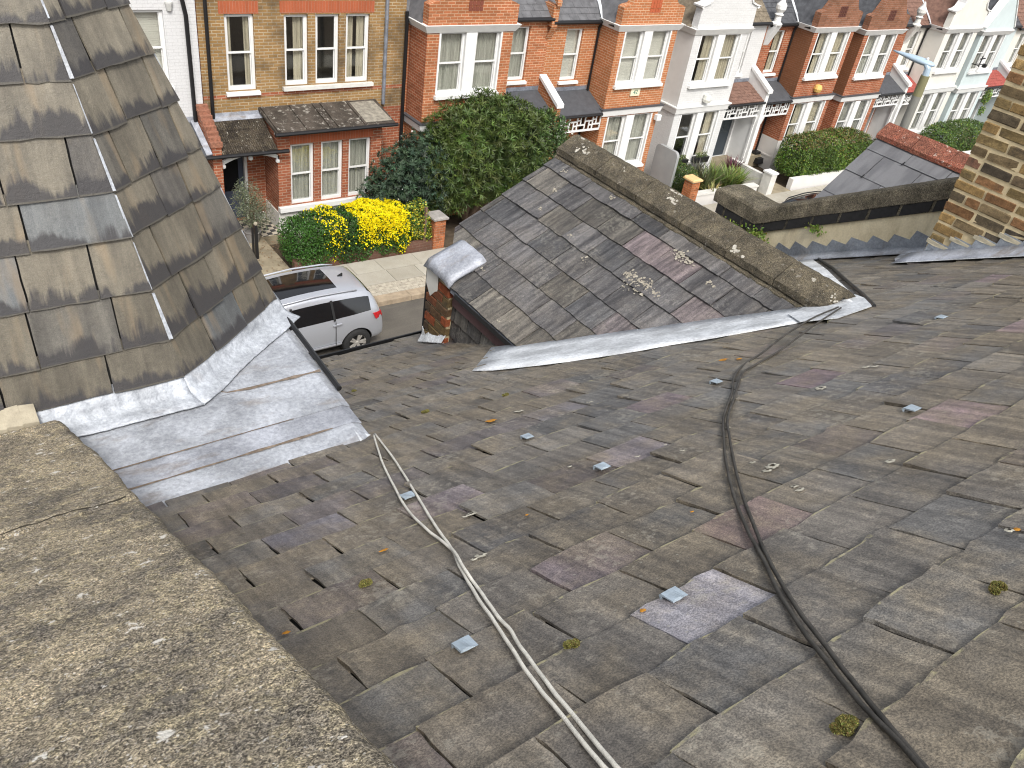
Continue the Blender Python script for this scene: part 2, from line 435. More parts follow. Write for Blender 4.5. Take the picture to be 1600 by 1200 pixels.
while vt < 6.62:
    off = 1.149 + (0 if row % 2 == 0 else WD / 2) - 4 * WD
    for i in range(-1, 28):
        u0 = off + i * WD; u1 = u0 + WD
        if u1 < 0.22 or u0 > (7.48 if vt * C30 > 2.95 else 7.03): continue
        uc, vc = (u0 + u1) / 2, vt - GA / 2
        y = vc * C30
        if uc < 1.25 and y > 3.15: continue
        dx = abs(uc - 5.05)                                   # under the gable roof
        if y > 2.95 + 0.85 * dx and dx < 1.45: continue
        tint = main_tint()
        for (su, sv), sc in SPECIAL:
            if abs(uc - su) < WD / 2 and abs(vc - sv) < GA / 2: tint = sc
        j = U(-0.004, 0.004); gp = U(0.0006, 0.0022)
        lift = U(0, 0.001) + (U(0.005, 0.015) if rnd.random() < 0.16 else 0)
        it = slate(RF, max(0.2, u0 + gp + j), min(7.5, u1 - gp + j), vt + U(-0.005, 0.005) + (U(0.008, 0.03) if rnd.random() < 0.05 else 0), GA, 0.07, TH, tint,
                   lift=lift, roll=U(-0.026, 0.026), chip=0.009, skew=U(-0.006, 0.006))
        if it: slates.append(((uc * uc + y * y + roof_z(y) ** 2), it))
    row += 1; vt += GA
vis = [s for s in slates if True]
vis.sort(key=lambda s: s[0])
def seen(it):
    c = Vector(it[0][0]); d = [sum(RM[k][j] * c[j] for j in range(3)) for k in range(3)]
    if d[2] <= 0.05: return False
    x, y_ = d[0] / d[2] * F_PX + 800, d[1] / d[2] * F_PX + 600
    return -60 < x < 1660 and -60 < y_ < 1300
front = [s[1] for s in vis if seen(s[1])]
back = [s[1] for s in vis if not seen(s[1])]
for it in front[:290]: slate_objects('slate', [it], MT['slate'], main_roof)
slate_objects('slates', front[290:] + back, MT['slate'], main_roof, 'stuff')
# gutter along the eaves
mb = MB()
prof = [(0.0, 0.0), (0.0, -0.07), (0.03, -0.11), (0.09, -0.11), (0.12, -0.07), (0.12, 0.0), (0.105, 0.0), (0.105, -0.06), (0.085, -0.09), (0.04, -0.09), (0.015, -0.06), (0.015, 0.0)]
mb.prism([(1.5, 5.66 + a, roof_z(5.66) - 0.01 + b) for a, b in prof], (5.4, 0, 0))
mb.build('gutter', MT['black'], house, xf=OW)
# walls of the house below
OWN_BRICK = brick_tex('own_red_brick', (0.30, 0.11, 0.06), (0.24, 0.085, 0.05), (0.32, 0.27, 0.2))
mb = MB()
mb.box(0.2, 7.0, 5.25, 5.5, -CZ / S, -4.42).box(0.2, 7.0, -4.5, -4.2, -CZ / S, -2.95).box(0.0, 0.25, -4.4, 5.5, -CZ / S, -4.4).box(6.98, 7.2, -4.4, 5.5, -CZ / S, -4.4)
mb.build('wall', OWN_BRICK, house, xf=OW)
# eaves soffit joining roof and wall
MB().box(0.25, 6.95, 5.3, 5.66, -4.5, -4.43).build('soffit', MT['white_d'], house, xf=OW)

# --- lead flat behind the turret
ZL = -2.79
flat = MB().box(0.15, 1.58, 2.95, 4.55, ZL - 0.09, ZL - 0.045).build('lead_flat', MT['lead_d'], house, xf=OW)
def lead_sheet(y0, y1, x0, x1, z, mat='lead', sag=0.0, edge=0.0, nx=60, ny=20):
    m = MB(); pts = []
    for j in range(ny + 1):
        for i in range(nx + 1):
            x = x0 + (x1 - x0) * i / nx; y = y0 + (y1 - y0) * j / ny
            if j == 0 and edge: y += math.sin(i * 1.7) * edge * .5 + U(-edge, edge) * .6
            h = z + 0.003 * mn.noise((x * 5, y * 5, 1)) + .0012 * mn.noise((x * 22, y * 22, 4))
            if sag and j < 3: h -= sag * (1 - j / 3) ** 1.4
            if i > nx - 2: h -= 0.012 * (i - nx + 2)
            pts.append((x, y, h))
    fs = [(j * (nx + 1) + i, j * (nx + 1) + i + 1, (j + 1) * (nx + 1) + i + 1, (j + 1) * (nx + 1) + i) for j in range(ny) for i in range(nx)]
    m.add(pts, fs)
    o = m.build('lead_sheet', MT[mat], flat, xf=OW, recalc=False)
    md = o.modifiers.new('thick', 'SOLIDIFY'); md.thickness = 0.003; md.offset = -1
    return o
lead_sheet(3.50, 4.60, 0.15, 1.625, ZL + 0.004, 'lead_p')
lead_sheet(3.17, 3.515, 0.15, 1.622, ZL - 0.001, 'lead_p')
lead_sheet(3.02, 3.185, 0.15, 1.618, ZL - 0.006)
lead_sheet(2.80, 3.035, 0.15, 1.612, ZL - 0.011, 'lead_p', sag=0.012, edge=0.012)
mb = MB().prism([(1.53, 2.86, ZL - .004), (1.66, 2.885, ZL - .045), (1.545, 2.96, ZL - .01)], (0, 0, -.006)); mb.build('lead_tip', MT['lead_w'], flat, xf=OW)
MB().tube([(1.622, 3.30, ZL + 0.004), (1.632, 3.7, ZL + 0.01), (1.645, 4.28, ZL + 0.012)], 0.016, 8).build('drip_edge', MT['black'], flat, xf=OW)
mb = MB(); mb.box(1.56, 1.60, 2.95, 4.6, -4.4, ZL - 0.03).build('cheek_wall', MT['lead_d'], flat, xf=OW)
# brown mortar and dirt in the laps
for (pts, w) in (([(1.02, 3.55), (1.08, 3.51), (1.2, 3.497), (1.60, 3.495)], 0.014), ([(0.16, 3.166), (0.5, 3.166), (0.8, 3.166), (1.3, 3.166)], 0.003), ([(0.40, 3.016), (0.62, 3.014), (0.75, 3.016), (1.1, 3.016), (1.45, 3.016)], 0.007)):
    m = MB()
    for a, b in zip(pts[:-1], pts[1:]):
        n = 8
        for k in range(n):
            xa, ya = a[0] + (b[0] - a[0]) * k / n, a[1] + (b[1] - a[1]) * k / n
            xb, yb = a[0] + (b[0] - a[0]) * (k + 1) / n, a[1] + (b[1] - a[1]) * (k + 1) / n
            wa = w * max(.12, .55 + 1.1 * mn.noise((xa * 9, ya * 5, w * 99))); wb = w * max(.12, .55 + 1.1 * mn.noise((xb * 9, yb * 5, w * 99))); zz = ZL + (.0 if a[1] > 3.3 else -.005 if a[1] > 3.1 else -.010)
            m.quad((xa, ya - wa, zz + .005), (xb, yb - wb, zz + .005), (xb, yb + wb, zz + .009), (xa, ya + wa, zz + .009))
    m.build('dirt_line', plain('gutter_dirt', (0.17, 0.135, 0.105), 0.95, 0.4, 40, 0.6), flat, xf=OW, recalc=False)

# --- octagonal slated turret
ZB = -2.68
P1, P2, APEX = Vector((0.883, 3.603, ZB)), Vector((1.592, 4.143, ZB)), Vector((0.316, 4.677, 0.966))
P0 = Vector((-0.25, 3.60, ZB)); PM = Vector((-0.96, 4.143, ZB))
P3 = Vector((1.592, 5.21, ZB)); P4 = Vector((0.883, 5.75, ZB)); P5 = Vector((-0.25, 5.75, ZB)); P6 = Vector((-0.96, 5.21, ZB))
ring = [P0, P1, P2, P3, P4, P5, P6, PM]
mb = MB()
inr = [tuple(p + (Vector((APEX.x, APEX.y, ZB)) - p) * 0.018) for p in ring]
ap = (APEX.x, APEX.y, APEX.z - 0.06)
for i in range(8): mb.add([inr[i], inr[(i + 1) % 8], ap], [(0, 1, 2)])
mb.add([p for p in inr] + [(p[0], p[1], -5.2) for p in inr], [(i, (i + 1) % 8, 8 + (i + 1) % 8, 8 + i) for i in range(8)])
turret = mb.build('turret_roof', MT['deck'], house, xf=OW)
tv = [0.0, .0557, .1257, .1966, .2531, .3201, .3823, .4422, .505, .57, .64, .71, .78, .85, .92]
def turret_tint():
    q = rnd.random(); k = U(0.82, 1.15)
    if q < 0.70: c = (0.195, 0.176, 0.138)
    elif q < 0.86: c = (0.145, 0.138, 0.122)
    elif q < 0.93: c = (0.16, 0.172, 0.178)
    else: c = (0.095, 0.09, 0.083)
    return tuple(x * k for x in c)
def slate_face(A, B, seed, wmin, wmax, rows, fixed=None):
    ud = (B - A).normalized()
    fr = Frame(APEX, ud, (A - APEX) - ud * (A - APEX).dot(ud))
    a, b = fr.inv(A), fr.inv(B); L = (a[1] + b[1]) / 2
    reg = [(0, 0), (a[0] - .012, a[1] + .03), (b[0] + .012, b[1] + .03)]
    ext = lambda q: (q[0] * 1.0, q[1])
    for ri in range(rows):
        vt = L * (1 - tv[ri]); g = L * (tv[ri + 1] - tv[ri])
        ua, ub = a[0] * (vt / L), b[0] * (vt / L)
        u = ua - U(0, 0.25) if not fixed else ua - 0.02
        while u < ub:
            w = U(wmin, wmax)
            if ub - (u + w) < 0.1: w = ub - u + 0.02
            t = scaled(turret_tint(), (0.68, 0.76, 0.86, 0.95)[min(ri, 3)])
            sk = U(-0.008, 0.008)
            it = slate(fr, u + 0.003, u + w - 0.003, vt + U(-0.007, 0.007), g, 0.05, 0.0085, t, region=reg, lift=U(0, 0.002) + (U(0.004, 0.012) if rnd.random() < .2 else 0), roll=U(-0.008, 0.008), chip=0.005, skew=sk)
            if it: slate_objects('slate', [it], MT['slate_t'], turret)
            u += w
slate_face(P0, P1, 1, 0.26, 0.46, 10)
slate_face(P1, P2, 2, 0.20, 0.36, 10)
slate_face(PM, P0, 3, 0.3, 0.5, 6)
slate_face(P2, P3, 4, 0.3, 0.5, 6)
# lead soakers showing along the hips, slipped out of line
def hip_pt(P, t, side=0.0, out=0.0): 
    q = P + (APEX - P) * t
    return q + Vector((0.35, -0.9, 0.1)).normalized() * out + Vector((1, 0.1, 0)) * side
for (t0, t1, w) in ((0.058, 0.122, 0.016), (0.128, 0.19, 0.006), (0.198, 0.25, 0.010), (0.256, 0.317, 0.011), (0.324, 0.378, 0.005), (0.385, 0.44, 0.014), (0.448, 0.5, 0.008)):
    a, b = hip_pt(P1, t0, -.004, 0.026), hip_pt(P1, t1, -.004, 0.026)
    MB().prism([tuple(a + Vector((-w * .3, 0, 0))), tuple(a + Vector((w, .002, 0))), tuple(b + Vector((w * .6, .002, 0))), tuple(b + Vector((-w * .2, 0, 0)))], (0, 0.012, 0)).build('lead_soaker', MT['lead_b'], turret, xf=OW)
for (t0, t1) in ((0.075, 0.125), (0.14, 0.20), (0.36, 0.40)):
    a, b = hip_pt(P2, t0, 0.006, 0.0), hip_pt(P2, t1, 0.006, 0.0)
    MB().prism([tuple(a), tuple(a + Vector((0.012, 0, 0))), tuple(b + Vector((0.012, 0, 0))), tuple(b)], (0, 0.02, 0)).build('lead_soaker', MT['lead_b'], turret, xf=OW)
# bright lead apron dressed round the turret's foot
def apron(A, B, nx, mA=None, mB=None):
    m = MB(); pts = []; d = (B - A); nrm = Vector((d.y, -d.x, 0)).normalized()
    prof = [(-0.03, 0.03), (0.016, -0.014), (0.036, -0.050), (0.055, -0.076), (0.10, -0.088), (0.15, -0.0915), (0.152, -0.096)]
    for j, (o, h) in enumerate(prof):
        for i in range(nx + 1):
            t = i / nx; q = A + d * t
            wv = (0.003 * math.sin(i * 1.3) + U(-.003, .003)) * (1 if j in (1, 2, 3) else 0.3) + (.02 * mn.noise((q.x * 5, q.y * 5, 2)) if j >= 4 else 0)
            nv_ = mB if (mB is not None and i == nx) else mA if (mA is not None and i == 0) else nrm
            pts.append(tuple(q + nv_ * (o + (wv if nv_ is nrm else 0)) + Vector((0, 0, h + (U(-.003, .003) if j == 0 else 0)))))
    fs = [(j * (nx + 1) + i, j * (nx + 1) + i + 1, (j + 1) * (nx + 1) + i + 1, (j + 1) * (nx + 1) + i) for j in range(len(prof) - 1) for i in range(nx)]
    m.add(pts, fs)
    o = m.build('lead_apron', MT['lead_b'], turret, smooth=True, xf=OW, recalc=False)
    md = o.modifiers.new('thick', 'SOLIDIFY'); md.thickness = 0.003; md.offset = -1
MITRE = Vector((.338, -.998, 0))
apron(P0, P1, 70, mB=MITRE); apron(P1, P2 + Vector((0.03, 0.02, 0)), 60, mA=MITRE)

# --- parapet coping on the left, close to the camera
par = MB()
EDGE = [(0.36, -1.2, -0.20), (0.36, 0.495, -1.119), (0.362, 1.3, -1.567), (0.36, 1.97, -1.943), (0.357, 2.6, -2.29), (0.338, 3.0, -2.475), (0.312, 3.3, -2.60), (0.285, 3.5, -2.665)]
def edge_at(y):
    for a, b in zip(EDGE[:-1], EDGE[1:]):
        if a[1] <= y <= b[1]:
            t = (y - a[1]) / (b[1] - a[1]); return (a[0] + (b[0] - a[0]) * t, a[2] + (b[2] - a[2]) * t)
    return EDGE[-1][0], EDGE[-1][2]
par.prism([(0.30, -1.2, -3.2), (0.30, 3.45, -4.6), (0.25, 3.45, -2.75), (0.30, 1.97, -2.03), (0.30, -1.2, -0.30)], (-0.42, 0, 0))
parapet = par.build('parapet', OWN_BRICK, house, xf=OW)

def coping_stone(y0, y1, x_left, ny, nx):
    m = MB(); pts = []
    prof = [(x_left, -0.10), (x_left, 0.0)] + [(i, None) for i in range(nx + 1)] + [('e', -0.02), ('e', -0.05), ('e', -0.10), ('e', -0.12)]
    rows = []
    for j in range(ny + 1):
        y = y0 + (y1 - y0) * j / ny
        ex, ez = edge_at(y)
        ex += 0.010 * mn.noise((y * 3, 1.3, 0)) + 0.006 * mn.noise((y * 11, 4.3, 0)) + 0.003 * mn.noise((y * 40, 2, 0))
        endr = min(1.0, min(j, ny - j) / 2.5)
        r = []
        r.append((x_left, y, ez - 0.14)); r.append((x_left, y, ez - 0.02))
        for i in range(nx + 1):
            t = i / nx; x = x_left + (ex - x_left) * (1 - (1 - t) ** 1.15)
            h = ez + 0.006 * mn.noise((x * 6, y * 6, 0)) + 0.0035 * mn.noise((x * 22, y * 22, 3)) + 0.0022 * mn.noise((x * 70, y * 70, 5)) + 0.0014 * mn.noise((x * 160, y * 160, 9))
            dd = (ex - x)
            if dd < 0.03: h -= 0.030 * (1 - dd / 0.03) ** 2
            h -= (1 - endr) * 0.02
            yj = y + (.012 * mn.noise((x * 7, 3.3, 0)) + .006 * mn.noise((x * 25, 1.3, 0)) if (j == ny and y1 < 3) or (j == 0 and y0 > 1) else 0)
            r.append((x, yj, h))
        for (o, h) in ((0.002, -0.045), (0.0, -0.08), (-0.004, -0.12), (-0.05, -0.13)):
            r.append((ex + o + 0.003 * mn.noise((y * 50, h * 50, 2)), y, ez + h))
        rows.append(r)
    w = len(rows[0])
    for r in rows: pts += r
    fs = [(j * w + i, j * w + i + 1, (j + 1) * w + i + 1, (j + 1) * w + i) for j in range(ny) for i in range(w - 1)]
    fs += [tuple(range(w))[::-1], tuple(ny * w + i for i in range(w))]
    m.add(pts, fs)
    return m.build('coping_stone', MT['coping'], parapet, smooth=True, xf=OW)
coping_stone(-1.2, 2.190, -0.45, 240, 70)
coping_stone(2.212, 3.5, -0.45, 90, 60)
MB().box(-0.45, 0.33, 2.18, 2.23, -2.25, -2.13).build('mortar_joint', plain('joint_moss', (0.035, 0.03, 0.02), 0.95, 0.4, 60, 0.6), parapet, xf=OW)
m = MB(); pr_ = None
for i in range(60):
    x = -0.44 + i * .0128; ex_, ez_ = edge_at(2.2)
    yc_ = 2.2 + .016 * mn.noise((x * 6, 3.3, 0)) + .008 * mn.noise((x * 25, 1.3, 0)); hw = .0065 + .005 * mn.noise((x * 30, 7, 1)); dz_ = .010 - (.05 * max(0, x - (ex_ - .05)))
    cur = ((x, yc_ - hw, ez_ + dz_ + hw * .5), (x, yc_ + hw, ez_ + dz_ - hw * .5))
    if pr_ and x < ex_ - .012: m.quad(pr_[0], cur[0], cur[1], pr_[1])
    pr_ = cur
m.build('joint_dirt', plain('joint_dirt', (0.045, 0.036, 0.022), 0.95, 0.4, 60), parapet, xf=OW, recalc=False)
m = MB()
for i in range(10):
    x = -0.45 + i * 0.065; m.prism([(x, 3.5 + U(-.01, .01), -2.66), (x + 0.066, 3.5, -2.665), (x + 0.066, 3.60, -2.62 + U(-.012, .012)), (x, 3.60, -2.62)], (0, 0, -.06))
m.build('mortar_fillet', MT['mortar'], parapet, xf=OW)

# --- front gable with its ridge running towards the street
TQ = math.tan(R_(27.5)); RX, RZ = 5.05, -2.575
def gable_z(x): return RZ - TQ * (RX - x)
gl = [(RX, 2.42), (RX, 5.50), (3.82, 5.50), (3.42, 4.86), (3.42, 3.90)]
mb = MB()
mb.prism([(x, y, gable_z(x) - 0.02) for x, y in gl], (0, 0, -0.04))
gr = [(RX, 2.42), (RX, 5.50), (7.0, 5.50), (7.0, 3.95)]
TQ2 = math.tan(R_(25.0))
mb.prism([(x, y, RZ - TQ2 * (x - RX) - 0.02) for x, y in gr], (0, 0, -0.04))
gable = mb.build('gable_roof', MT['deck'], house, xf=OW)
cq, sq = math.cos(R_(27.5)), math.sin(R_(27.5))
GF = Frame((RX, 0, RZ), (0, 1, 0), (-cq, 0, -sq))
reg1 = [(2.42 + 0.02, 0), (5.52, 0), (5.52, 1.235 / cq), (4.95, 1.63 / cq), (3.90, 1.63 / cq)]
def gable_tint():
    q = rnd.random(); k = U(0.62, 1.1)
    c = (0.115, 0.113, 0.115) if q < .55 else (0.125, 0.118, 0.105) if q < .75 else (0.085, 0.086, 0.09) if q < .96 else (0.125, 0.112, 0.115)
    return tuple(x * k for x in c)
GG = 0.245
row = 0
vt = 1.63 / cq - 6 * GG
GSPEC = [((3.55, 0.42), (0.16, 0.135, 0.14)), ((3.28, 0.62), (0.15, 0.13, 0.132)), ((3.92, 0.42), (0.165, 0.138, 0.144))]
while vt < 1.63 / cq + 0.02:
    uo = 2.0 + (0.165 if row % 2 else 0)
    while uo < 5.52:
        w = .33
        t = gable_tint()
        for (a, b), c in GSPEC:
            if uo < a < uo + w and vt - GG < b < vt: t = c
        it = slate(GF, uo + .002, uo + w - .002, vt + U(-.004, .004), GG, 0.06, 0.0085, t, region=reg1, lift=U(0, .003) + (U(.003, .009) if rnd.random() < .2 else 0), roll=U(-.015, .015), chip=0.006, skew=U(-.005, .005))
        if it: slate_objects('slate', [it], MT['slate_g'], gable)
        uo += w
    row += 1; vt += GG
c2, s2 = math.cos(R_(25)), math.sin(R_(25))
GF2 = Frame((RX, 0, RZ), (0, 1, 0), (c2, 0, -s2))
vt = 0.2; row = 0
while vt < 2.1:
    uo = 2.0 + (0.15 if row % 2 else 0)
    while uo < 5.52:
        it = slate(GF2, uo + .002, uo + WD - .002, vt, GG, 0.06, 0.0085, gable_tint(), region=[(2.44, 0), (5.52, 0), (5.52, 2.15), (3.95, 2.15)], lift=U(0, .003), roll=U(-.01, .01))
        if it: slate_objects('slate', [it], MT['slate_g'], gable)
        uo += WD
    row += 1; vt += GG
def unproj_gable(x, y):
    d = [sum(RM[k][j] * (x - 800, y - 600, F_PX)[k] for k in range(3)) for j in range(3)]
    n_ = GF.n; k = n_.dot(GF.o) / (d[0] * n_[0] + d[1] * n_[1] + d[2] * n_[2]); return GF.inv((d[0] * k, d[1] * k, d[2] * k))
m = MB()
for (px, py, r, cnt) in ((1000, 448, .10, 95), (985, 432, .05, 30), (1020, 462, .05, 22), (1062, 402, .06, 45), (1075, 412, .04, 25), (1097, 378, .03, 14), (845, 330, .03, 10), (868, 300, .03, 8), (882, 272, .04, 10), (893, 372, .03, 10), (912, 408, .03, 10), (780, 505, .02, 6), (955, 310, .03, 10), (1110, 445, .03, 10), (757, 425, .02, 4)):
    a0, b0 = unproj_gable(px, py)
    for i in range(cnt):
        a, b = a0 + rnd.gauss(0, r * .6), b0 + rnd.gauss(0, r * .45); q = U(.004, .013); k0 = len(m.v); nn_ = 7
        for k in range(nn_):
            w = 2 * math.pi * k / nn_; q2 = q * U(.6, 1.2); m.v.append(GF.p(a + math.cos(w) * q2, b + math.sin(w) * q2, .0215 + U(0, .004)))
        m.f.append(tuple(range(k0, k0 + nn_)))
m.build('lichen', plain('lichen_gable', (.34, .31, .25), .95, .35, 60, .6), gable, kind='stuff', xf=OW, recalc=False)
# concrete ridge tiles
ends = [2.50, 2.95, 3.42, 3.92, 4.45, 4.98, 5.53]
for a, b in zip(ends[:-1], ends[1:]):
    m = MB(); n = 10; wl = 0.20; hh = 0.10; th = 0.055
    sec = [(-wl, hh - TQ * wl - th), (-wl, hh - TQ * wl), (-wl * .5, hh - TQ * wl * .5 + .006), (-0.03, hh - 0.004), (0.03, hh - 0.004), (wl * .5, hh - TQ * wl * .5 + .006), (wl, hh - TQ * wl), (wl, hh - TQ * wl - th), (0, hh - .06)]
    pts = []
    for k in range(n + 1):
        y = a + 0.004 + (b - a - 0.008) * k / n
        for (x, z) in sec: pts.append((RX + x + U(-.003, .003), y, RZ + z + U(-.003, .003)))
    w = len(sec)
    fs = [(k * w + i, k * w + (i + 1) % w, (k + 1) * w + (i + 1) % w, (k + 1) * w + i) for k in range(n) for i in range(w)] + [tuple(range(w)), tuple(n * w + i for i in range(w))[::-1]]
    m.add(pts, fs).build('ridge_tile', MT['ridge'], gable, xf=OW)
m = MB()
for k in range(40):
    y = 2.45 + k * 0.077
    z = gable_z(RX - .19)
    m.prism([(RX - 0.215 + U(-.008, .008), y, z - 0.01), (RX - 0.15, y, z + .03), (RX - .15, y + .078, z + .03), (RX - 0.215 + U(-.008, .008), y + .078, z - .01)], (0, 0, .022))
m.build('ridge_bedding', MT['ridge'], gable, xf=OW)
m = MB()
for (yy, xx, r, cnt) in ((5.42, -.02, .05, 26), (5.3, -.10, .04, 18), (4.75, -.06, .02, 8), (4.2, .0, .05, 26), (4.15, -.08, .03, 12), (3.35, -.17, .03, 14), (2.75, -.05, .03, 10), (2.5, -.1, .03, 8)):
    for i in range(cnt):
        x, y, q = xx + rnd.gauss(0, r * .6), yy + rnd.gauss(0, r), U(.006, .016); k0 = len(m.v)
        for k in range(7):
            w = 2 * math.pi * k / 7; q2 = q * U(.6, 1.2); xk = x + math.cos(w) * q2; m.v.append((RX + xk, y + math.sin(w) * q2, RZ + .109 - TQ * abs(xk) + (0 if abs(xk) > .03 else -.006)))
        m.f.append(tuple(range(k0, k0 + 7)))
m.build('lichen', plain('lichen_ridge', (.50, .47, .40), .95, .3, 60, .6), gable, kind='stuff', xf=OW, recalc=False)
# valley flashing
def strip(pts_a, pts_b, mat, name, parent, th=0.004):
    m = MB(); n = len(pts_a); m.add(list(pts_a) + list(pts_b), [(i, i + 1, n + i + 1, n + i) for i in range(n - 1)])
    o = m.build(name, mat, parent, smooth=True, xf=OW, recalc=False)
    md = o.modifiers.new('thick', 'SOLIDIFY'); md.thickness = th; md.offset = 0
    return o
OUT = [(2.764, 3.622), (2.822, 3.476), (2.901, 3.378), (3.044, 3.234), (3.198, 3.109), (3.35, 2.985), (3.515, 2.878), (3.695, 2.784), (3.859, 2.677), (4.039, 2.583), (4.22, 2.489), (4.40, 2.39)]
nv = len(OUT)
A_ = [(3.33 + (5.0 - 3.33) * k / (nv - 1), 4.16 + (2.50 - 4.16) * k / (nv - 1)) for k in range(nv)]
rowsv = []
for tt_ in (0, .25, .5, .75, 1):
    rowsv.append([(OUT[k][0] + (A_[k][0] - OUT[k][0]) * tt_, OUT[k][1] + (A_[k][1] - OUT[k][1]) * tt_) for k in range(nv)])
m = MB(); m.add([(x, y + .006 * mn.noise((x * 9, y * 9, 0)), roof_z(y) + .030 + (.012 if i == 4 else 0) + .004 * mn.noise((x * 12, y * 12, 7))) for i, r in enumerate(rowsv) for (x, y) in r], [(i * nv + k, i * nv + k + 1, (i + 1) * nv + k + 1, (i + 1) * nv + k) for i in range(4) for k in range(nv - 1)])
o = m.build('valley_flashing', MT['lead_w'], gable, smooth=True, xf=OW, recalc=False); md = o.modifiers.new('thick', 'SOLIDIFY'); md.thickness = .004; md.offset = -1
VR = [((5.08, 2.60), (4.98, 2.32)), ((5.32, 2.80), (5.28, 2.55)), ((5.9, 3.27), (5.95, 3.05)), ((6.5, 3.76), (6.63, 3.55)), ((7.0, 4.18), (7.15, 3.96)), ((7.3, 4.42), (7.4, 4.15))]
strip([(x, y, roof_z(y) + .05) for (x, y), _ in VR], [(x, y, roof_z(y) + .034) for _, (x, y) in VR], MT['lead_w'], 'valley_flashing', gable)
saddle = MB().prism([(x, y, roof_z(y) + .042) for x, y in ((4.37, 2.375), (4.49, 2.21), (4.86, 2.21), (5.1, 2.36), (5.30, 2.56), (5.25, 2.72), (4.9, 2.66), (4.6, 2.6))], (0, 0, -.006)).build('lead_saddle', MT['lead_w'], gable, xf=OW)
MB().tube([(x + .03, y - .03, roof_z(y - .03) + .036) for x, y in ((4.86, 2.24), (5.28, 2.54), (5.95, 3.04), (6.63, 3.54), (7.15, 3.95), (7.4, 4.14))], 0.014, 6).build('felt_edge', MT['black'], gable, xf=OW)
# cheek under the eaves: purple board, hung slates
mb = MB()
mb.prism([(3.50, 3.95, roof_z(3.95) - .1), (3.50, 5.40, roof_z(5.4) - .1), (3.50, 5.40, gable_z(3.5) - .07), (3.50, 3.95, gable_z(3.5) - .07)], (0.05, 0, 0))
mb.prism([(3.5, 5.38, -4.45), (6.9, 5.38, -4.45), (6.9, 5.38, RZ - TQ2 * 1.85 - .07), (RX, 5.38, RZ - .07), (3.5, 5.38, gable_z(3.5) - .07)], (0, 0.06, 0))
cheek = mb.build('gable_cheek', MT['deck'], house, xf=OW)
MB().prism([(3.455, 3.90, -3.60), (3.455, 4.93, -3.60), (3.455, 4.93, -3.455), (3.455, 3.90, -3.455)], (0.03, 0, 0)).build('fascia_board', MT['purple'], cheek, xf=OW)
MB().prism([(3.425, 3.90, -3.47), (3.425, 4.93, -3.47), (3.425, 4.93, -3.435), (3.425, 3.90, -3.435)], (0.05, 0, 0)).build('eaves_trim', MT['lead_d'], cheek, xf=OW)
CF = Frame((3.49, 0, -3.55), (0, 1, 0), (0, 0, -1)); CF.n = Vector((-1, 0, 0))
for ri in range(4):
    vt = 0.2 + ri * 0.17
    uo = 3.9 + (0.1 if ri % 2 else 0)
    while uo < 4.94:
        yb = (uo + .1)
        if -3.55 - vt > roof_z(yb) - 0.22:
            q = rnd.random()
            it = slate(CF, uo + .003, min(4.95, uo + .2 - .003), vt, .17, .04, .008, (0.06, .062, .066) if q < .6 else (.11, .11, .105), lift=U(0, .003), roll=U(-.01, .01))
            if it: slate_objects('hung_slate', [it], MT['slate_g'], cheek)
        uo += 0.2
# brick pier with lead cap at the gable's foot
def brick_mat(name):
    m = Mat(name); p = m.pos(); r = m.attr('tint').outputs['Color']
    a = m.noise(p, 28, 6, .7); f = m.noise(p, 140, 4, .7); b = m.noise(p, 9, 5, .65)
    c = m.mix(m.ramp(a, .35, .7), m.mix(0.6, r, (.35, .33, .32), 'MULTIPLY'), m.mix(0.6, r, (1.35, 1.3, 1.2), 'MULTIPLY'))
    c = m.mix(m.math('MULTIPLY', m.ramp(b, .55, .68), .6), c, (.045, .042, .038))
    c = m.mix(.8, c, m.ramp(f, .25, .75, (.55, .55, .55), (1.4, 1.4, 1.4)), 'MULTIPLY')
    m.bump(m.math('ADD', a, f), .8, .006)
    return m.fin(c, .92, .15)
MT['brick'] = brick_mat('old_brick')
def tint_mesh(o, col):
    at = o.data.attributes.new('tint', 'FLOAT_COLOR', 'POINT')
    at.data.foreach_set('color', np.tile(np.array((*col, 1), dtype=np.float32), len(o.data.vertices)))
def rough_brick(x, y, z, dx, dy, dz, col, parent, j=0.004):
    """a brick with chamfered, worn arrises"""
    m = MB(); c = min(dx, dy, dz) * .10
    pts = []
    for zz, ins in ((0, c), (c, 0), (dz - c, 0), (dz, c)):
        for (ax, ay) in ((0, 0), (1, 0), (1, 1), (0, 1)):
            pts.append((x + (ins if ax == 0 else dx - ins) + U(-j, j), y + (ins if ay == 0 else dy - ins) + U(-j, j), z + zz + U(-j, j) * .6))
    fs = [(3, 2, 1, 0), (12, 13, 14, 15)] + [(k * 4 + i, k * 4 + (i + 1) % 4, (k + 1) * 4 + (i + 1) % 4, (k + 1) * 4 + i) for k in range(3) for i in range(4)]
    o = m.add(pts, fs).build('brick', MT['brick'], parent, xf=OW, recalc=False)
    tint_mesh(o, col); return o
pier = MB().box(3.435, 3.78, 4.95, 5.285, -4.4, -3.42).build('brick_pier', MT['mortar_y'], house, xf=OW)
z = -4.22; ri = 0
PC = [(0.25, .075, .035), (0.12, .075, .045), (.17, .07, .04), (.09, .065, .045), (.14, .10, .05)]
while z < -3.46:
    ys = [4.94, 5.12, 5.295] if ri % 2 else [4.94, 5.03, 5.21, 5.295]
    for a, b in zip(ys[:-1], ys[1:]):
        rough_brick(3.42, a + .007, z, .05, b - a - .014, .078, rnd.choice(PC[:1] if z > -3.6 and a < 5.05 else PC), pier)
    z += .0976; ri += 1
